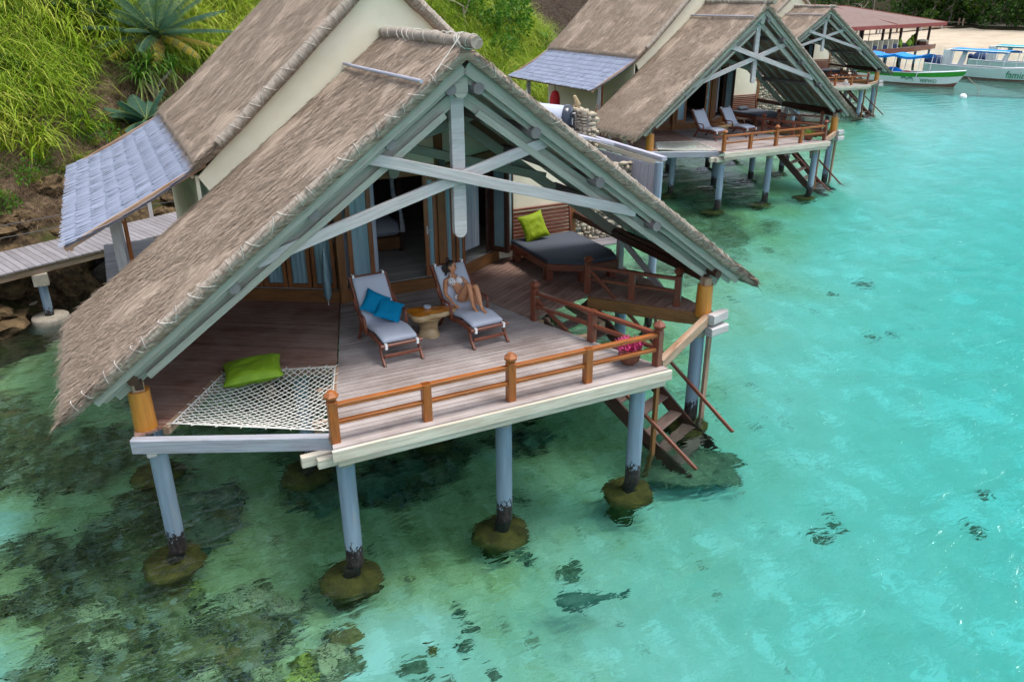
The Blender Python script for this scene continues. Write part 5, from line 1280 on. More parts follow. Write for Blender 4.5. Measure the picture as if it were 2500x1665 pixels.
cycad(at_hill(13.9, 21.7, .75), 2.8, 38, 'big cycad with spreading blue green fronds, lower ones yellowing, on the grassy slope')
strap_plant(at_hill(12.4, 20.6), [(.0, .0, 1.15), (.75, .35, .95), (-.35, -.2, .7)], 1.25, 70, 'pandanus with drooping strap leaves and twisted bare trunks beside the rear roof')
strap_plant(at_hill(46.6, 19.9), [(0, 0, 1.0)], 1.5, 85, 'single bright green pandanus above the second bungalow porch roof', skirt=False, w=.05)
strap_plant(at_hill(43.8, 16.8), [(0, 0, .6), (.5, .3, .4)], 1.1, 60, 'low green pandanus near the porch of the second bungalow', skirt=False, w=.04)
sm = [((6.0, 19.1), .8, 'yellow green leafy shrub beside the porch roof on the dry slope'), ((3.2, 18.9), 1.0, 'rounded green shrub low on the slope at the left edge'), ((4.6, 18.5), .6, 'tiny yellow green shrub just above the shore rocks'),
      ((8.8, 20.1), .9, 'wide low green shrub on the bare brown slope'), ((11.2, 19.4), .8, 'olive shrub under the pandanus on the slope')]
for (a, d), r, lab in sm: shrub(at_hill(a, d), r, 600, .11, lab, group='low shrubs on the slope')
for k in range(16):
    a = random.uniform(-2, 14); d = random.uniform(18.6, 21.2); shrub(at_hill(a, d), random.uniform(.35, .6), 260, .085, 'small yellow green shrub among the dry grass of the slope', group='small shrubs among the dry grass')
shrub(at_hill(21.5, 27.0), 1.8, 1200, .22, 'dark leafy bush at the top of the slope against the rear roof', mat='tree')
shrub(at_hill(41.5, 22.5), 2.6, 3000, .26, 'large dense green bush right behind the front ridge', asp=.6)
shrub(at_hill(40.2, 20.6), 1.9, 1800, .22, 'leafy green bush low between the front roof and tall grass', asp=.6)
shrub(at_hill(49.0, 15.6), 1.5, 1200, .24, 'green bush seen under the porch roof of the second bungalow', asp=.5)
bush = [((9.5, 26.2), 1.5, 'dark rounded bush in the long grass left of the cycad', 'tree', .16, .5), ((18.5, 24.6), 1.3, 'dark bush in the grass between the cycad and the rear roof', 'tree', .15, .5), ((6.2, 23.6), 1.1, 'broad leaved bright green bush at the left edge of the slope', 'shrub', .26, .75),
        ((11.6, 23.8), .9, 'broad leaved dark bush directly below the cycad', 'tree', .22, .8), ((4.2, 25.6), 1.4, 'dark tangled bush at the upper left corner of the slope', 'tree', .16, .45), ((17.0, 21.4), 1.0, 'broad leaved green bush above the thatch of the rear roof', 'shrub', .24, .7), ((8.0, 21.6), .8, 'low dark bush in the middle of the slope', 'tree', .14, .5), ((45.0, 22.8), 1.6, 'dark bush in the grass below the cliff', 'tree', .18, .5)]
for (a, d), r, lab, mt, sz, asp in bush: shrub(at_hill(a, d, .55), r, 900, sz, lab, mat=mt, asp=asp, group='bushes in the long grass')
o = cycad(at_hill(11.0, 19.6), 1.3, 16, 'small dark cycad on the bare slope under the pandanus')
# bare grey tree behind the ridge
root = empty('bare_tree', at_hill(39.6, 22.4)); mb = MB()
def branch(mb, p, d, l, r, n):
    pts = [p]; q = p.copy(); dd = d.copy()
    for i in range(4): dd = (dd + Vector(rng.normal(0, .16, 3))).normalized(); q = q + dd * l / 4; pts.append(q.copy())
    mb.tube(pts, [r * (1 - .45 * i / 4) for i in range(5)], 6)
    if n > 0:
        for k in range(2 if n > 1 else 3): branch(mb, pts[random.choice((2, 3, 4))], (dd + Vector(rng.normal(0, .55, 3)) + Vector((0, 0, .1))).normalized(), l * .72, r * .55, n - 1)
branch(mb, Vector((0, 0, -.3)), Vector((.1, -.1, 1)), 2.2, .11, 3); mb.build('trunk', M['bark'], root); tag(root, 'leafless pale grey tree with forked branches behind the front ridge', 'tree')

# ------------------------------------------------------------------ shore rocks, reef
def lump(name, r, squash, mat, sub=3, rough=.35, facet=0.0, seed=0):
    bm = bmesh.new(); bmesh.ops.create_icosphere(bm, subdivisions=sub, radius=1)
    for v in bm.verts:
        p = v.co.copy(); q = p * 1.3 + Vector((seed * 3.7, seed * 1.3, 0)); k = 1 + rough * mnoise.noise(q) + rough * .4 * mnoise.noise(q * 2.7) + rough * .15 * mnoise.noise(q * 7)
        if facet: 
            c = mnoise.cell_vector(q * 1.1); k *= 1 + facet * (c.x - .5)
        v.co = Vector((p.x * r * k, p.y * r * k * squash[0], p.z * r * k * squash[1]))
    me = bpy.data.meshes.new(name); bm.to_mesh(me); bm.free(); me.materials.append(mat)
    for p_ in me.polygons: p_.use_smooth = facet == 0
    return me
rk = [lump('shore_rock', 1, (random.uniform(.6, .9), random.uniform(.4, .65)), M['rock'], 3, .5, .25, s) for s in range(6)]
rkd = [lump('wet_rock', 1, (random.uniform(.6, .9), random.uniform(.45, .7)), M['dark_rock'], 3, .5, .2, s + 9) for s in range(4)]
for k in range(95):
    a = random.uniform(-4, 17); d = random.uniform(15.4, 18.9); wet = d < 16.4 and random.random() < .75
    o = bpy.data.objects.new('wet_rock' if wet else 'shore_rock', random.choice(rkd if wet else rk)); col.objects.link(o)
    s = random.uniform(.28, .62) * (1.35 if d < 17 else 1) * (1 if random.random() < .8 else 1.5)
    o.location = at_hill(a, d, .05); o.rotation_euler = (random.gauss(0, .2), random.gauss(0, .2), random.uniform(0, 6.28)); o.scale = (s, s, s * random.uniform(.7, 1.1))
    tag(o, 'dark wet boulder at the waterline under the grey boardwalk' if wet else 'ochre layered rock piled on the shore below the grassy slope', 'rock', 'dark wet boulders at the waterline' if wet else 'ochre rocks along the shore')
for k in range(26):
    a = random.uniform(36, 50); d = random.uniform(14.6, 16.6); o = bpy.data.objects.new('shore_rock', random.choice(rk)); col.objects.link(o); s = random.uniform(.3, .7)
    o.location = at_hill(a, d, .05); o.rotation_euler = (0, 0, random.uniform(0, 6.28)); o.scale = (s, s, s); tag(o, 'rock on the shore behind the second bungalow porch', 'rock', 'rocks behind the second bungalow')

def coral_mat(name, c1, c2, crack):
    m, nt = new_mat(name); v = coords(nt, 'Object'); g = nz(nt, v, 4, 6, .7); vo = nt.nodes.new('ShaderNodeTexVoronoi'); vo.feature = 'DISTANCE_TO_EDGE'; vo.inputs['Scale'].default_value = 5.5
    L(nt, mixc(nt, 0.12, v, nt.nodes[-1].outputs[0] if False else g), vo.inputs['Vector'])
    c = mixc(nt, ramp(nt, vo.outputs['Distance'], [(0.01, (1, 1, 1)), (0.07, (0, 0, 0))]), ramp(nt, g, [(0.3, c1), (0.5, c2), (0.7, c1)]), crack)
    g2 = nz(nt, v, 2.0, 5, .7); c = mixc(nt, ramp(nt, g2, [(0.5, (0, 0, 0)), (0.62, (.85, .85, .85))]), c, (.07, .075, .03))
    finish(nt, c, .95, g, .9, .08, .05); return m
M['coral_pale'] = coral_mat('pale_coral', (.26, .25, .12), (.44, .42, .23), (.05, .05, .02))
M['coral_yellow'] = coral_mat('yellow_coral', (.30, .30, .03), (.45, .42, .10), (.05, .05, .01))
M['coral_brown'] = plain('brown_coral', (.10, .07, .02), (.26, .19, .07), 5, 0.9, .1, .8, .06)
M['coral_dark'] = plain('dark_coral', (.05, .08, .05), (.17, .22, .13), 7, 0.9, .1, .8, .06)
CORAL = [(-3.67, .76, .30, 'pale', 'rounded grey green coral head of the curved cluster behind the near piles'), (-3.42, .48, .26, 'pale', 'curved right arm of the grey green coral cluster'), (-3.98, .98, .17, 'pale', 'small left knob of the grey green coral cluster'), (-3.0, -.84, .33, 'pale', 'large cracked pale coral boulder at the bottom of the reef'),
         (-3.28, -.72, .22, 'yellow', 'yellow tinged coral lump touching the large cracked boulder'), (-2.72, -.52, .22, 'brown', 'brown coral above the large cracked coral boulder'), (-3.9, -.70, .22, 'pale', 'smooth pale coral egg left of the yellow coral'), (-5.64, .74, .24, 'pale', 'pale lumpy coral at the middle of the left reef'),
         (-5.86, 1.46, .26, 'pale', 'flat pale coral slab at the left of the reef'), (-5.40, .86, .15, 'brown', 'small orange brown coral in the left reef'), (-4.72, 1.44, .17, 'brown', 'brown coral below the left corner footing'), (-4.46, 1.45, .15, 'yellow', 'small ochre coral next to the left corner footing'),
         (-3.48, -.28, .10, 'pale', 'tiny bright coral knob in the dark weed'), (-4.62, -.44, .24, 'pale', 'pale broken coral near the bottom edge'), (-3.48, -1.02, .20, 'yellow', 'bright yellow coral at the bottom edge'), (-5.98, 1.04, .16, 'pale', 'small pale coral left of the lumpy coral'), (-4.25, -.13, .2, 'brown', 'brown coral in the middle of the weed bed'),
         (.91, -.61, .20, 'dark', 'dark coral clump on sand right of the middle pile'), (-1.05, -.65, .13, 'dark', 'upper small dark coral on the pale sand'), (-1.0, -1.0, .13, 'dark', 'second small dark coral on the pale sand'), (-1.21, -1.33, .16, 'dark', 'larger dark coral on the pale sand'), (-2.02, -1.36, .17, 'dark', 'dark coral next to the bottom edge of the sand'),
         (-1.63, -1.16, .12, 'brown', 'brown coral on the sand left of the dark ones'), (-1.05, -1.8, .12, 'dark', 'dark coral lowest on the sand'), (.42, 0, .15, 'dark', 'flat dark coral just right of the middle footing'), (-4.0, 3.5, .5, 'dark', 'big dark coral mound under the rope net'), (-2.2, 3.3, .55, 'dark', 'big dark coral mound under the left of the deck'), (-.9, 2.95, .5, 'dark', 'dark mound under the middle of the deck'),
         (-4.3, 2.5, .4, 'dark', 'dark coral mound behind the left corner pile'), (2.2, 3.1, .3, 'dark', 'dark mound under the right of the deck'), (6.04, -1.27, .18, 'dark', 'dark clump on the bright sand far to the right'), (5.52, -1.5, .16, 'dark', 'elongated dark clump on the bright sand at the right'), (8.41, -2.4, .14, 'dark', 'small blue clump near the right edge'), (9.55, -1.76, .15, 'dark', 'upper small clump near the right edge'),
         (16.0, 6.9, .22, 'dark', 'lone dark clump out on the open lagoon floor'), (14.3, 6.64, .16, 'dark', 'small clump inshore of the lone lagoon clump'), (13.1, 3.94, .16, 'dark', 'left one of two clumps on the lagoon floor'), (13.8, 3.94, .15, 'dark', 'right one of two clumps on the lagoon floor'), (11.05, 7.38, .14, 'dark', 'little clump beyond the right roof tip')]
for k, (x, y, r, t, lab) in enumerate(CORAL):
    r *= .75 if t == 'dark' and r < .25 else 1; o = bpy.data.objects.new('coral', lump('coral', r, (random.uniform(.75, 1), random.uniform(.5, .7)), M['coral_' + t], 4, .75 if t != 'dark' else 1.3, 0, k)); col.objects.link(o)
    o.location = (x, y, floor_z(x, y) + r * .22); o.rotation_euler = (0, 0, random.uniform(0, 6.28)); tag(o, lab, 'coral', 'corals on the sea floor')
o = bpy.data.objects.new('submerged_rock', lump('submerged_rock', .95, (.75, .22), M['coral_dark'], 4, .5, 0, 77)); col.objects.link(o); o.location = (4.25, .85, -3.02); o.rotation_euler = (0, 0, R(-30)); tag(o, 'flat dark rock under water at the foot of the stairs', 'rock')
# rubble and weed of the reef: too many small bits to count
V = []; F = []; T = []; base = [(v.co.copy()) for v in lump('t', 1, (1, 1), M['rock'], 1, .4).vertices]; tf = [tuple(p.vertices) for p in bpy.data.meshes['t'].polygons]
for k in range(8000):
    cx, cy_, r_, s_ = random.choice(REEF[:16]); x = random.gauss(cx, r_ * .8); y = random.gauss(cy_, r_ * .8)
    if weed(x, y) < .26: continue
    r = random.choice((.012, .018, .025, .035, .045)); b = len(V); z = floor_z(x, y) + .10
    e = Euler((random.random() * 6, random.random() * 6, random.random() * 6)).to_matrix(); sc = Vector((r * random.uniform(.7, 1.6), r, r * random.uniform(.4, .9)))
    for c in base: q = e @ Vector((c.x * sc.x, c.y * sc.y, c.z * sc.z)); V.append((x + q.x, y + q.y, z + q.z))
    t = random.random(); F += [tuple(b + i for i in f) for f in tf]; T += [t] * len(tf)
m, nt = new_mat('reef_rubble'); at = nt.nodes.new('ShaderNodeAttribute'); at.attribute_name = 'tone'
finish(nt, ramp(nt, at.outputs['Fac'], [(0, (.012, .016, .012)), (.3, (.05, .06, .03)), (.55, (.11, .11, .03)), (.75, (.13, .11, .05)), (.9, (.15, .16, .15)), (1, (.30, .31, .22))]), .95); M['rubble'] = m
tag(raw_mesh('reef_rubble', V, F, m, T), 'dark weedy coral rubble covering the shallow reef', 'reef rubble', kind='stuff')
V = []; F = []; T = []
for k in range(14000):
    cx, cy_, r_, s_ = random.choice(REEF); x = random.gauss(cx, r_ * .8); y = random.gauss(cy_, r_ * .8)
    if weed(x, y) < .3: continue
    z = floor_z(x, y) + .06; az = random.random() * 6.28; l = random.uniform(.03, .10); d = Vector((math.cos(az), math.sin(az), random.uniform(.2, 1.2))).normalized(); s = Vector((-d.y, d.x, 0)).normalized() * .008; b = len(V); p = Vector((x, y, z))
    V += [tuple(p - s), tuple(p + s), tuple(p + d * l + s), tuple(p + d * l - s)]; F.append((b, b + 1, b + 2, b + 3)); T.append(random.random() ** 1.5 * .6)
tag(raw_mesh('seaweed', V, F, M['rubble'], T), 'dark seaweed growing over the shallow reef', 'seaweed', kind='stuff')

# the big fish near the surface
def fish(loc, rz, ln, label):
    root = empty('large_fish', loc, rz); mb = MB(); prof = [(0, .02), (.04, .10), (.12, .15), (.25, .16), (.42, .13), (.6, .085), (.78, .05), (.92, .02), (1.0, .006)]; n = 12; vs = []
    for t, r in prof:
        yb = .10 * math.sin(t * 2.6 - .4) * t
        for i in range(n): a = 6.283 * i / n; vs.append((t * ln, (yb + r * math.cos(a)) * ln, r * .7 * math.sin(a) * ln))
    mb.add(vs, [(k * n + i, (k + 1) * n + i, (k + 1) * n + (i + 1) % n, k * n + (i + 1) % n) for k in range(len(prof) - 1) for i in range(n)], None, 1, True); mb.add(vs[:n], [tuple(range(n))]); mb.build('body', M['fish'], root)
    for s in (-1, 1):
        q = MB(); q.slab([(.18 * ln, s * .12 * ln, 0), (.34 * ln, s * .12 * ln, 0), (.40 * ln, s * .26 * ln, -.02)], (0, 0, .008)); q.build('pectoral_fin', M['fish'], root)
    q = MB(); q.slab([(.9 * ln, .05 * ln, -.01), (1.12 * ln, .13 * ln, .12 * ln), (1.05 * ln, .09 * ln, 0), (1.14 * ln, .12 * ln, -.09 * ln)], (0, .01, 0)); q.build('tail_fin', M['fish'], root); tag(root, label, 'fish'); return root
M['fish'] = plain('dark_fish_skin', (.02, .10, .07), (.055, .16, .115), 9, .6)
fish((.08, -1.40, -2.72), R(-24), .98, 'large dark green fish gliding over the sand in front of the terrace')

# ------------------------------------------------------------------ boardwalk behind the porch
root = empty('boardwalk'); W0 = Vector((-17.5, 7.45, 0)); dw = Vector((.882, .471, 0)).normalized(); nw = Vector((-dw.y, dw.x, 0)); L_ = 22.0; zb = -.66; mb = MB()
c0 = W0; quad = [W0, W0 + dw * L_, W0 + dw * L_ + nw * 2.0, W0 + nw * 2.0]; boards(mb, [[(p.x, p.y) for p in quad]], math.degrees(math.atan2(nw.y, nw.x)) - 8, .155, .014, zb, .04); mb.build('deck_boards', M['deck_grey'], root)
mb = MB()
for o_ in (.12, 1.0, 1.88): a = W0 + nw * o_; mb.beam((a.x, a.y, zb - .14), (a.x + dw.x * L_, a.y + dw.y * L_, zb - .14), .1, .2)
mb.build('bearer', M['weathered_brown'], root)
for t in (3.0, 7.3, 12.2, 17.0, 21.2):
    for o_ in (.15, 1.8):
        p = W0 + dw * t + nw * o_; q = MB(); q.tube([(p.x, p.y, zb - .25), (p.x, p.y, -3.1)], .11, 14); pl = q.build('pile', M['pile'], root); q = MB(); q.box((p.x - .17, p.y - .17, zb - .55), (p.x + .17, p.y + .17, zb - .24)); q.build('pile_cap', M['dry_concrete'], pl)
        q = MB(); q.lathe([(.44, -2.9), (.45, -2.12), (.43, -2.06), (.11, -2.04)], (p.x, p.y, 0), 20, .06); q.build('concrete_footing', M['dry_concrete'], pl)
for o_ in (.03, 1.97):
    posts = []
    for t in (1.0, 4.6, 8.2, 11.9, 15.4, 16.5, 19.4, 21.6):
        if o_ < 1 and 11 < t < 16.6: continue
        p = W0 + dw * t + nw * o_; posts.append(p); q = MB(); q.box((p.x - .055, p.y - .055, zb - .3), (p.x + .055, p.y + .055, zb + .78)); q.build('rail_post', M['grey'], root)
    for z in (.70, .38):
        q = MB()
        for a, b in zip(posts[:-1], posts[1:]):
            if (b - a).length > 5: continue
            q.tube([a.lerp(b, i / 8) + Vector((0, 0, zb + z - .05 * math.sin(math.pi * i / 8))) for i in range(9)], .012, 5)
        if q.v: q.build('rail_wire', M['black'], root)
tag(root, 'grey plank boardwalk on blue piles leading to the porch along the shore', 'boardwalk')
mb = MB(); p = W0 + dw * 17.2 + nw * .2; mb.tube([(p.x, p.y, zb), (p.x, p.y, zb + .8)], .05, 8); mb.tube([(p.x, p.y, zb + .78), (p.x + .12, p.y - .05, zb + .7), (p.x + .25, p.y, zb + .4), (p.x + .22, p.y + .1, zb + .05)], .014, 6); o = mb.build('mooring_bollard', M['black']); tag(o, 'black bollard with a loop of rope on the boardwalk', 'bollard')

# ------------------------------------------------------------------ far shore: pavilion, pier, boats, trees
root = empty('pavilion'); ev = [Vector((83.5, 56.4, 2.45)), Vector((58.5, 50.5, 2.45)), Vector((52, 64, 2.45)), Vector((84.5, 69, 2.45))]; r0 = Vector((59.5, 57.3, 4.55)); r1 = Vector((72, 60.8, 4.2)); mb = MB()
for f in ([ev[1], ev[0], r1, r0], [ev[0], ev[3], r1], [ev[3], ev[2], r0, r1], [ev[2], ev[1], r0]): mb.slab(f, (0, 0, -.05))
rf = mb.build('roof', M['pav_roof'], root); mb = MB()
for a, b in zip(ev, ev[1:] + ev[:1]): mb.beam(a - Vector((0, 0, .20)), b - Vector((0, 0, .20)), .12, .36)
for a, b in ((ev[0], r1), (ev[1], r0), (r0, r1), (ev[0].lerp(ev[1], .45), r1.lerp(r0, .3)), (ev[3], r1)): mb.beam(a + Vector((0, 0, .02)), b + Vector((0, 0, .02)), .16, .06)
mb.build('roof_trim', M['pav_trim'], rf)
dk = [(83.6, 57.4), (81.2, 56.2), (76.5, 54.6), (70.0, 53.2), (60.5, 51.8), (54.5, 63), (83.5, 68)]
mb = MB(); mb.prism(dk, -.12, 0); mb.build('deck', M['deck_grey'], root); mb = MB()
for a, b in zip(dk[:4], dk[1:5]): mb.beam((a[0], a[1], -.18), (b[0], b[1], -.18), .1, .5)
mb.build('deck_fascia', M['redwood'], root)
for x, y in ((82.4, 57.6), (79.6, 57.0), (76.0, 56.2), (72.0, 55.2), (68.0, 54.4), (64.0, 53.6), (82.5, 63), (82, 67), (75, 66), (68, 64), (62, 62)):
    q = MB(); q.box((x - .1, y - .1, 0), (x + .1, y + .1, 2.75)); q.build('roof_post', M['dark'], root)
for x in range(58, 84, 3):
    for y in (0, 4, 8):
        yy = 52.3 + (x - 58) * .19 + y; q = MB(); q.tube([(x, yy, -.12), (x, yy, -3.2)], .13, 8); q.build('pile', M['pile'], root)
mb = MB(); mb.box((60, 61, 0), (74, 61.3, 2.5)); mb.box((60, 57.5, 0), (66, 57.8, 2.5)); mb.build('bar_wall', M['interior'], root); tag(root, 'open pavilion with faded red hip roof standing over the water', 'pavilion')
SETS = [(71.6, 54.9), (69.6, 54.5), (73.6, 55.3)]
for k, (x, y) in enumerate(SETS):
    root = empty('lounge_chair', (x, y, .01), R(12)); q = MB(); q.box((-.5, -.45, .0), (.5, .45, .35)); q.build('seat', M['navy'], root); q = MB(); q.box((-.62, -.5, 0), (-.5, .5, .85)); q.box((.5, -.5, 0), (.62, .5, .85)); q.box((-.5, .4, .35), (.5, .5, .85)); q.build('shell', M['cream'], root)
    tag(root, ['middle cream box chair with navy seat under the pavilion roof', 'cream box chair with navy seat farthest into the pavilion', 'cream box chair with navy seat next to the pavilion cushions'][k], 'chair', 'cream chairs in the pavilion')
for k, (x, y, z, s, rz) in enumerate([(75.2, 55.4, .45, .8, 10), (77.2, 55.9, .42, .72, -20), (79.3, 57.2, .55, .95, 25), (80.0, 57.5, .62, .95, 40), (80.7, 57.9, .70, .95, 30), (78.8, 56.9, .5, .8, 60)]):
    p = pillow('floor_cushion', s, s, .3, 'lime', k + 20); p.location = (x, y, z); p.rotation_euler = (R(75), R(45), R(rz)); tag(p, ['pale green cushion alone at the left of the pavilion edge', 'green cushion second from the left on the pavilion edge', 'front one of the stacked green cushions in the pavilion', 'middle one of the stacked green cushions in the pavilion', 'topmost green cushion by the pavilion corner', 'lowest green cushion at the foot of the cushion stack'][k], 'cushion', 'green cushions in the pavilion')
for k, (x, y) in enumerate([(81.6, 57.4), (82.4, 58.4)]):
    root = empty('bench', (x, y, .01), R(30)); q = MB(); q.box((-.9, -.35, .0), (.9, .35, .38)); q.build('base', M['redwood'], root); q = MB(); q.box((-.85, -.33, .39), (.85, .33, .5)); q.build('seat_pad', M['cream'], root); tag(root, ['nearer padded bench at the pavilion corner', 'farther padded bench at the pavilion corner'][k], 'bench', 'padded benches in the pavilion')

# pier along the top of the beach
root = empty('pier'); a0 = Vector((118.0, 104.0, -.25)); a1 = Vector((166.0, 82.0, -.25)); d = (a1 - a0); n = 15; q = MB()
q.beam(a0, a1, 1.6, .22); q.build('deck', M['weathered_brown'], root); dn = d.normalized(); sn = Vector((-dn.y, dn.x, 0))
for k in range(n):
    p = a0 + d * (k / (n - 1))
    for s in (-.7, .7):
        q = MB(); q.tube([p + sn * s + Vector((0, 0, 1.5 if k % 2 == 0 else .9)), p + sn * s + Vector((0, 0, -3))], .16, 8); q.build('post', M['grey'] if k % 3 else M['weathered_brown'], root)
for s in (-.7, .7):
    q = MB(); q.tube([a0 + sn * s + Vector((0, 0, .85)), a1 + sn * s + Vector((0, 0, .85))], .035, 5); q.build('rail_rope', M['bark'], root)
tag(root, 'long low pier on posts along the top of the beach', 'pier')

def hull(L_, W_, H_, rise, mat_list, bands, transom=.75):
    """bow at +x; bands = heights (fraction) where the paint changes"""
    mb = MB(); nx = 26; hs = [0] + bands + [1.0]; sub = []
    for a, b in zip(hs[:-1], hs[1:]): sub += [(a + (b - a) * k / 3, hs.index(a)) for k in range(3)]
    sub.append((1.0, len(hs) - 2)); m = len(sub); vs = []
    for i in range(nx + 1):
        t = i / nx; w = W_ / 2 * (1 - max(0, (t - .45) / .55) ** 2.2) * (transom + (1 - transom) * min(1, t * 3)); zt = H_ * (1 + rise * max(0, (t - .35) / .65) ** 2 + .12 * max(0, .25 - t) * 4); zbm = -.35 + .0 * t + (.25 * max(0, (t - .85) / .15) ** 2)
        for h, _ in sub:
            z = zbm + (zt - zbm) * h; x = t * L_ + (.10 * L_ * (h - .35) * max(0, (t - .6) / .4) ** 1.5); ww = w * (.55 + .45 * h ** .6)
            vs.append((x, -ww, z))
        for h, _ in sub[::-1]:
            z = zbm + (zt - zbm) * h; x = t * L_ + (.10 * L_ * (h - .35) * max(0, (t - .6) / .4) ** 1.5); ww = w * (.55 + .45 * h ** .6)
            vs.append((x, ww, z))
    k = 2 * m
    for i in range(nx):
        for j in range(k - 1):
            if j == m - 1: continue
            lev = sub[j][1] if j < m - 1 else sub[k - 2 - j][1]
            q = [vs[i * k + j], vs[(i + 1) * k + j], vs[(i + 1) * k + j + 1], vs[i * k + j + 1]]; mb.add(q, [(0, 1, 2, 3)], None, 1, True, lev)
    mb.add(vs[:k], [tuple(range(k))], None, 1, False, 0)
    dz = .22; dk = [(v[0], v[1] * .93, v[2] - dz) for i in range(nx + 1) for v in (vs[i * k + m - 1], vs[i * k + m])]
    mb.add(dk, [(2 * i, 2 * i + 2, 2 * i + 3, 2 * i + 1) for i in range(nx)], None, 1, False, len(hs) - 1)
    return mb
def text(body, size, mat, parent, loc, rot, name='lettering', align='LEFT'):
    c = bpy.data.curves.new(name, 'FONT'); c.body = body; c.size = size; c.extrude = .004; c.offset = .012 * size; c.align_x = align; c.materials.append(M[mat]); tmp = bpy.data.objects.new(name, c); me = bpy.data.meshes.new_from_object(tmp); bpy.data.objects.remove(tmp); o = bpy.data.objects.new(name, me); col.objects.link(o); o.parent = parent; o.location = loc; o.rotation_euler = rot; return o
def canopy(W_, x0, x1, z, mat, parent, sag=.12, poles=True, pm='white', zb=.7):
    mb = MB(); nx, ny = 14, 8; vs = [(x0 + (x1 - x0) * i / nx, -W_ / 2 + W_ * j / ny, z + .10 * math.sin(math.pi * j / ny) - sag * abs(math.sin(math.pi * 2 * i / nx)) + .04 * mnoise.noise((i * .7, j * .7, z))) for i in range(nx + 1) for j in range(ny + 1)]
    mb.add(vs, [(i * (ny + 1) + j, (i + 1) * (ny + 1) + j, (i + 1) * (ny + 1) + j + 1, i * (ny + 1) + j + 1) for i in range(nx) for j in range(ny)], None, 1, True)
    for s in (-1, 1):
        e = [(x0 + (x1 - x0) * i / nx, s * W_ / 2, z - sag * abs(math.sin(math.pi * 2 * i / nx))) for i in range(nx + 1)]; ev_ = e + [(p[0], p[1] * 1.01, p[2] - .2) for p in e]
        mb.add(ev_, [(i, i + 1, nx + 2 + i, nx + 1 + i) for i in range(nx)], None, 1, True)
    o = mb.build('canopy', M[mat], parent)
    if poles:
        for k in range(3):
            for s in (-1, 1):
                x = x0 + .3 + (x1 - x0 - .6) * k / 2; q = MB(); q.tube([(x, s * W_ * .47, zb), (x + .15, s * W_ * .47, z)], .035, 6); q.build('canopy_pole', M[pm], parent)
    return o
# green striped boat
hd = math.atan2(-8.47, 1.46); BL = (62.0, 48.6, WZ); root = empty('striped_boat', BL, hd)
hull(9.4, 2.0, .95, .42, None, [.34, .74]).build('hull', [M['hull_red'], M['white'], M['hull_green'], M['white']], root)
mb = MB(); mb.tube([(.3, -.72, 1.02), (3, -.98, .97), (6, -.88, 1.03), (8.4, -.52, 1.24), (9.9, 0, 1.42), (8.4, .52, 1.24), (6, .88, 1.03), (3, .98, .97), (.3, .72, 1.02)], .05, 6); mb.build('gunwale', M['white'], root)
canopy(2.2, 1.0, 6.4, 2.55, 'tarp', root, .2)
mb = MB(); mb.lathe([(.7, .8), (.65, 1.05), (.3, 1.3), (.05, 1.36)], (3.2, 0, 0), 14, .3, sx=1.5); mb.build('blue_bundle', M['tarp'], root); mb = MB(); mb.lathe([(.5, .8), (.4, .98), (.1, 1.1)], (4.5, 0, 0), 12, .3, sx=1.5); mb.build('red_bundle', M['red'], root)
# starboard side faces the camera: the hull's -y side
text('WIFWO', .42, 'letter', root, (6.35, -.86, .28), (R(78), 0, R(4.5)))
for dx in (0, .62):
    q = MB(); pts = [(4.9 + dx + .28 * math.cos(a), -.985 + .02 * dx, .42 + .20 * math.sin(a)) for a in (3.0, 2.5, 2.0, 1.5, 1.0, .5, .1)]; q.tube(pts, [.015, .05, .06, .06, .05, .03, .01], 6); q.tube([pts[2], (pts[2][0] - .02, pts[2][1], pts[2][2] + .16)], [.03, .006], 5); q.tube([pts[-1], (pts[-1][0] + .08, pts[-1][1], pts[-1][2] - .09)], [.02, .03], 5); q.build('dolphin_emblem', M['letter'], root)
tag(root, 'long white boat with a green stripe, blue tarpaulin roof and two dolphin emblems', 'boat')
mb = MB(); mb.tube([Vector((65.3, 39.6, -1.5)).lerp(Vector((63.5, 34.4, WZ - .2)), i / 10) - Vector((0, 0, .5 * math.sin(math.pi * i / 10))) for i in range(11)], .03, 5); o = mb.build('mooring_rope', M['bark']); tag(o, 'thin mooring rope running from the striped boat bow into the water', 'rope')

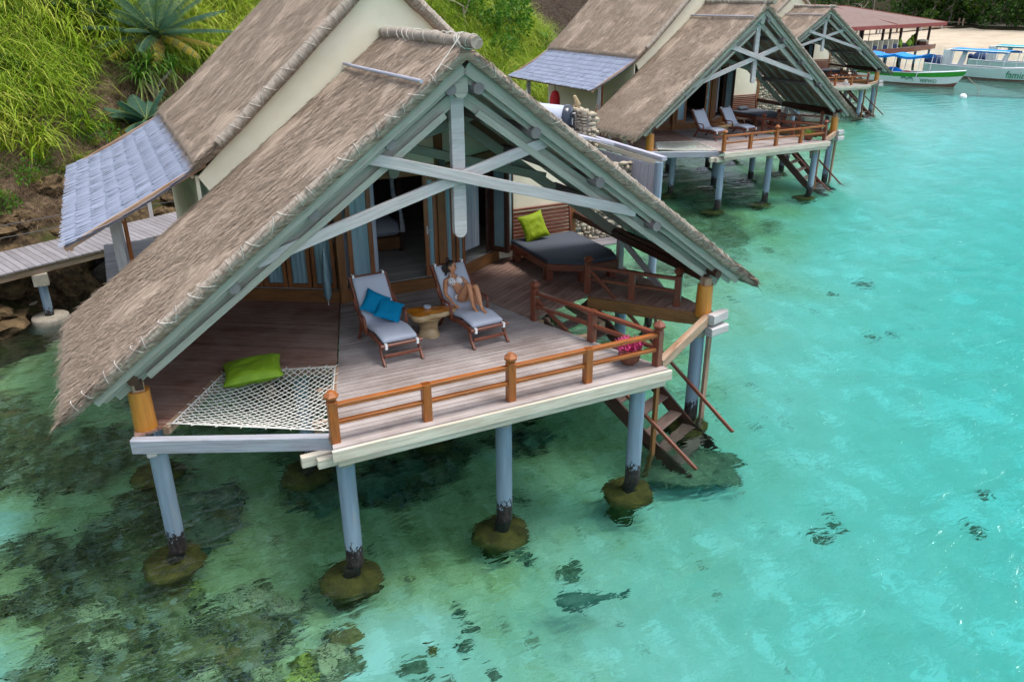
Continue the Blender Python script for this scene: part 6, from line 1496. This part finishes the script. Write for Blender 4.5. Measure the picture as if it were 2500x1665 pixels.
def service_boat(loc, rz, mat_can, label, L_=13.5, eng=True, txt=True):
    root = empty('white_boat', loc, rz); root.scale = (.93, .93, .88); hull(L_, 2.4, 1.05, .35, None, [.30]).build('hull', [M['hull_red'], M['mint'], M['deck_grey']], root)
    mb = MB(); mb.tube([(.2, -.93, 1.15), (4, -1.18, 1.07), (8, -1.09, 1.1), (L_ * .93, -.5, 1.45), (L_ * 1.05, 0, 1.6)], .06, 6); mb.tube([(.2, .93, 1.15), (4, 1.18, 1.07), (8, 1.09, 1.1), (L_ * .93, .5, 1.45), (L_ * 1.05, 0, 1.6)], .06, 6); mb.build('gunwale', M['white'], root)
    canopy(2.3, 3.2, 9.6, 2.9, mat_can, root, .03, zb=1.1)
    mb = MB(); mb.tube([(3.0, -1.2, 2.85), (9.8, -1.2, 2.85)], .05, 5); mb.tube([(3.0, 1.2, 2.85), (9.8, 1.2, 2.85)], .05, 5); mb.build('canopy_frame', M['white'], root)
    if eng:
        mb = MB(); mb.prism([(2.1, -.75), (2.85, -.75), (3.0, -.45), (2.85, -.1), (2.1, -.1)], .95, 2.75); mb.build('console', M['white'], root)
        mb = MB(); mb.slab([(3.7, -.5, .95), (4.3, -.5, .95), (4.75, -.5, 2.75), (4.25, -.5, 2.75)], (0, .12, 0)); mb.build('wind_panel', M['white'], root)
        mb = MB(); mb.lathe([(.75, .95), (.8, 1.3), (.65, 1.75), (.25, 2.05)], (.9, 0, 0), 14, .35, sx=1.3); mb.build('covered_gear', M['navy'], root)
        mb = MB(); mb.box((-.45, -.25, .2), (.0, .25, 1.25)); mb.lathe([(.2, 0), (.28, .2), (.22, .5), (.1, .55)], (-.25, -.1, 1.2), 10); mb.build('outboard_motor', M['navy'], root)
        mb = MB()
        for x in (1.6, 2.4): mb.tube([(x, -1.0, 1.1), (x + .1, -1.02, 2.0), (x + .5, -1.0, 2.0), (x + .6, -1.0, 1.1)], .04, 6)
        mb.build('hand_rail', M['metal'], root)
    if txt: text('famin', .95, 'letter', root, (9.75, -1.06, .30), (R(80), 0, R(3)))
    tag(root, label, 'boat', 'white boats with sun canopies'); return root
hd2 = math.atan2(-11.4, -1.83)
service_boat((73.6, 50.2, WZ), hd2 + R(10), 'tarp', 'white boat with blue canopy and green lettering moored beside the striped boat')
service_boat((82.3, 51.5, WZ), hd2 + R(13), 'tarp_teal', 'white boat with teal canopy lying behind the lettered boat', txt=False)
service_boat((94.5, 50.0, WZ), hd2 + R(16), 'tarp', 'farthest white boat with long blue canopy near the beach', eng=False, txt=False)
mb = MB(); bm_ = lump('mooring_buoy', .28, (1, 1), M['white'], 3, 0.0); o = bpy.data.objects.new('mooring_buoy', bm_); col.objects.link(o); o.location = (56.4, 33.5, WZ + .12); tag(o, 'white round mooring buoy floating in front of the boats', 'buoy')
root = empty('globe_lamp', (101.5, 82.5, -.3)); mb = MB(); mb.tube([(0, 0, -2), (0, 0, 4.95)], .07, 6); mb.build('post', M['bark'], root); o = bpy.data.objects.new('globe', lump('globe', .42, (1, 1), M['white'], 3, 0.0)); col.objects.link(o); o.parent = root; o.location = (0, 0, 5.3); tag(root, 'round white globe lamp above the red pavilion roof', 'lamp')
root = empty('blue_parasol', (158.6, 84.0, -.5)); mb = MB(); mb.tube([(0, 0, -.5), (0, 0, 3)], .06, 6); mb.build('pole', M['bark'], root); mb = MB(); mb.lathe([(2.1, 2.3), (1.2, 2.75), (.05, 3.1)], (0, 0, 0), 10); mb.build('canopy', M['navy'], root); tag(root, 'dark blue parasol under the trees at the right end of the beach', 'parasol')

def tree(loc, h, r, label, nleaf=1500, size=.75, trunk_lean=(0, 0), low=.25):
    root = empty('shade_tree', loc); cl = []
    for k in range(22):
        a = random.random() * 6.28; rr = r * random.random() ** .5; z = h * random.uniform(low, .95); cl.append((Vector((rr * math.cos(a) * (1.1 - .45 * z / h), rr * math.sin(a) * (1.1 - .45 * z / h), z)), r * random.uniform(.22, .42), random.gauss(0, .17)))
    V = []; F = []; T = []
    for k in range(nleaf):
        c, rr, tn = random.choice(cl); d = Vector(rng.normal(0, 1, 3)).normalized(); d.z *= .75; p = c + d * rr * random.uniform(.55, 1.05); out = (d + Vector((0, 0, .25)) + Vector(rng.normal(0, .5, 3))).normalized(); s = Vector(rng.normal(0, 1, 3)).cross(out).normalized(); l = size * random.uniform(.5, 1.3); w = l * .3; b = len(V)
        m_ = p + out * l * .5; V += [tuple(p), tuple(m_ + s * w), tuple(p + out * l - Vector((0, 0, l * .2))), tuple(m_ - s * w)]; F.append((b, b + 1, b + 2, b + 3)); T.append(min(1, max(0, .40 + tn + random.gauss(0, .14))))
    raw_mesh('crown', V, F, M['tree'], T, parent=root)
    mb = MB(); mb.tube([(0, 0, -1), (trunk_lean[0] * .5, trunk_lean[1] * .5, h * .3), (trunk_lean[0], trunk_lean[1], h * .62)], [.3, .22, .14], 8)
    for c, rr, tn in cl[:7]: mb.tube([(trunk_lean[0] * .6, trunk_lean[1] * .6, h * .35), tuple(c * .7 + Vector((0, 0, h * .1))), tuple(c)], [.12, .07, .03], 5)
    mb.build('trunk', M['bark'], root); tag(root, label, 'tree', 'dense trees behind the beach'); return root
def az_pt(px, dist):
    """point at a given bearing from the shore camera station, used only to spread the trees evenly along the bay"""
    f = Vector((.4062, .8226, 0)).normalized(); r_ = Vector((.8957, -.4447, 0)).normalized(); k = (px - 1250) / 1944 * 1.09; d = (f + r_ * k).normalized(); return Vector((-4.58 + d.x * dist, -9.26 + d.y * dist, 0))
TL = [(2000, 128), (2060, 150), (2085, 124), (2125, 160), (2160, 138), (2200, 168), (2235, 150), (2270, 176), (2300, 160), (2335, 182), (2365, 166), (2400, 184), (2430, 168), (2465, 186), (2495, 170), (2530, 180), (2560, 172), (1960, 140), (2180, 185), (2290, 195), (2390, 200), (2480, 202), (2580, 195), (2100, 178), (1900, 120)]
ADJ = ['tall', 'broad', 'leaning', 'dense', 'bushy', 'wide']
for k, (px, dist) in enumerate(TL):
    p = az_pt(px, dist)
    while (p.x * SH.x + p.y * SH.y) - .6 * ((p.x * NH.x + p.y * NH.y) + 18) < 164: dist += 3; p = az_pt(px, dist)
    hgt = random.uniform(9, 13) if dist > 155 else random.uniform(8, 10)
    tree((p.x, p.y, -.5), hgt, random.uniform(4.2, 5.6), 'dark green shade tree in the dense belt of trees behind the beach', 1700, .62, (random.gauss(0, .8), random.gauss(0, .8)), low=.10 if k % 3 else .02)
def forest_floor():
    v = []; A = np.arange(150, 235, 3.0); D = np.arange(-90, 60, 3.0)
    for a in A:
        for d in D:
            q = sh(a, d); aa = a - 0.6 * (d + 18); z = float(np.interp(aa, [110, 158, 160, 168, 180, 235], [-4, -.8, -.25, .6, 4, 16])) + .25 * mnoise.noise((q.x * .3, q.y * .3, 5)); v.append((q.x, q.y, z))
    nd = len(D); f = [(i * nd + j, (i + 1) * nd + j, (i + 1) * nd + j + 1, i * nd + j + 1) for i in range(len(A) - 1) for j in range(nd - 1)]
    tag(raw_mesh('forest_floor', v, f, plain('forest_floor', (.012, .012, .006), (.04, .035, .018), 1.5, .95, .05, .5, .2)), kind='structure')
forest_floor()
root = empty('bare_tree', (110.5, 93.0, -.5)); mb = MB(); branch(mb, Vector((0, 0, -.5)), Vector((.25, .0, 1)), 3.0, .16, 3); mb.build('trunk', M['bark'], root); tag(root, 'pale bare branching tree behind the red pavilion roof', 'tree')
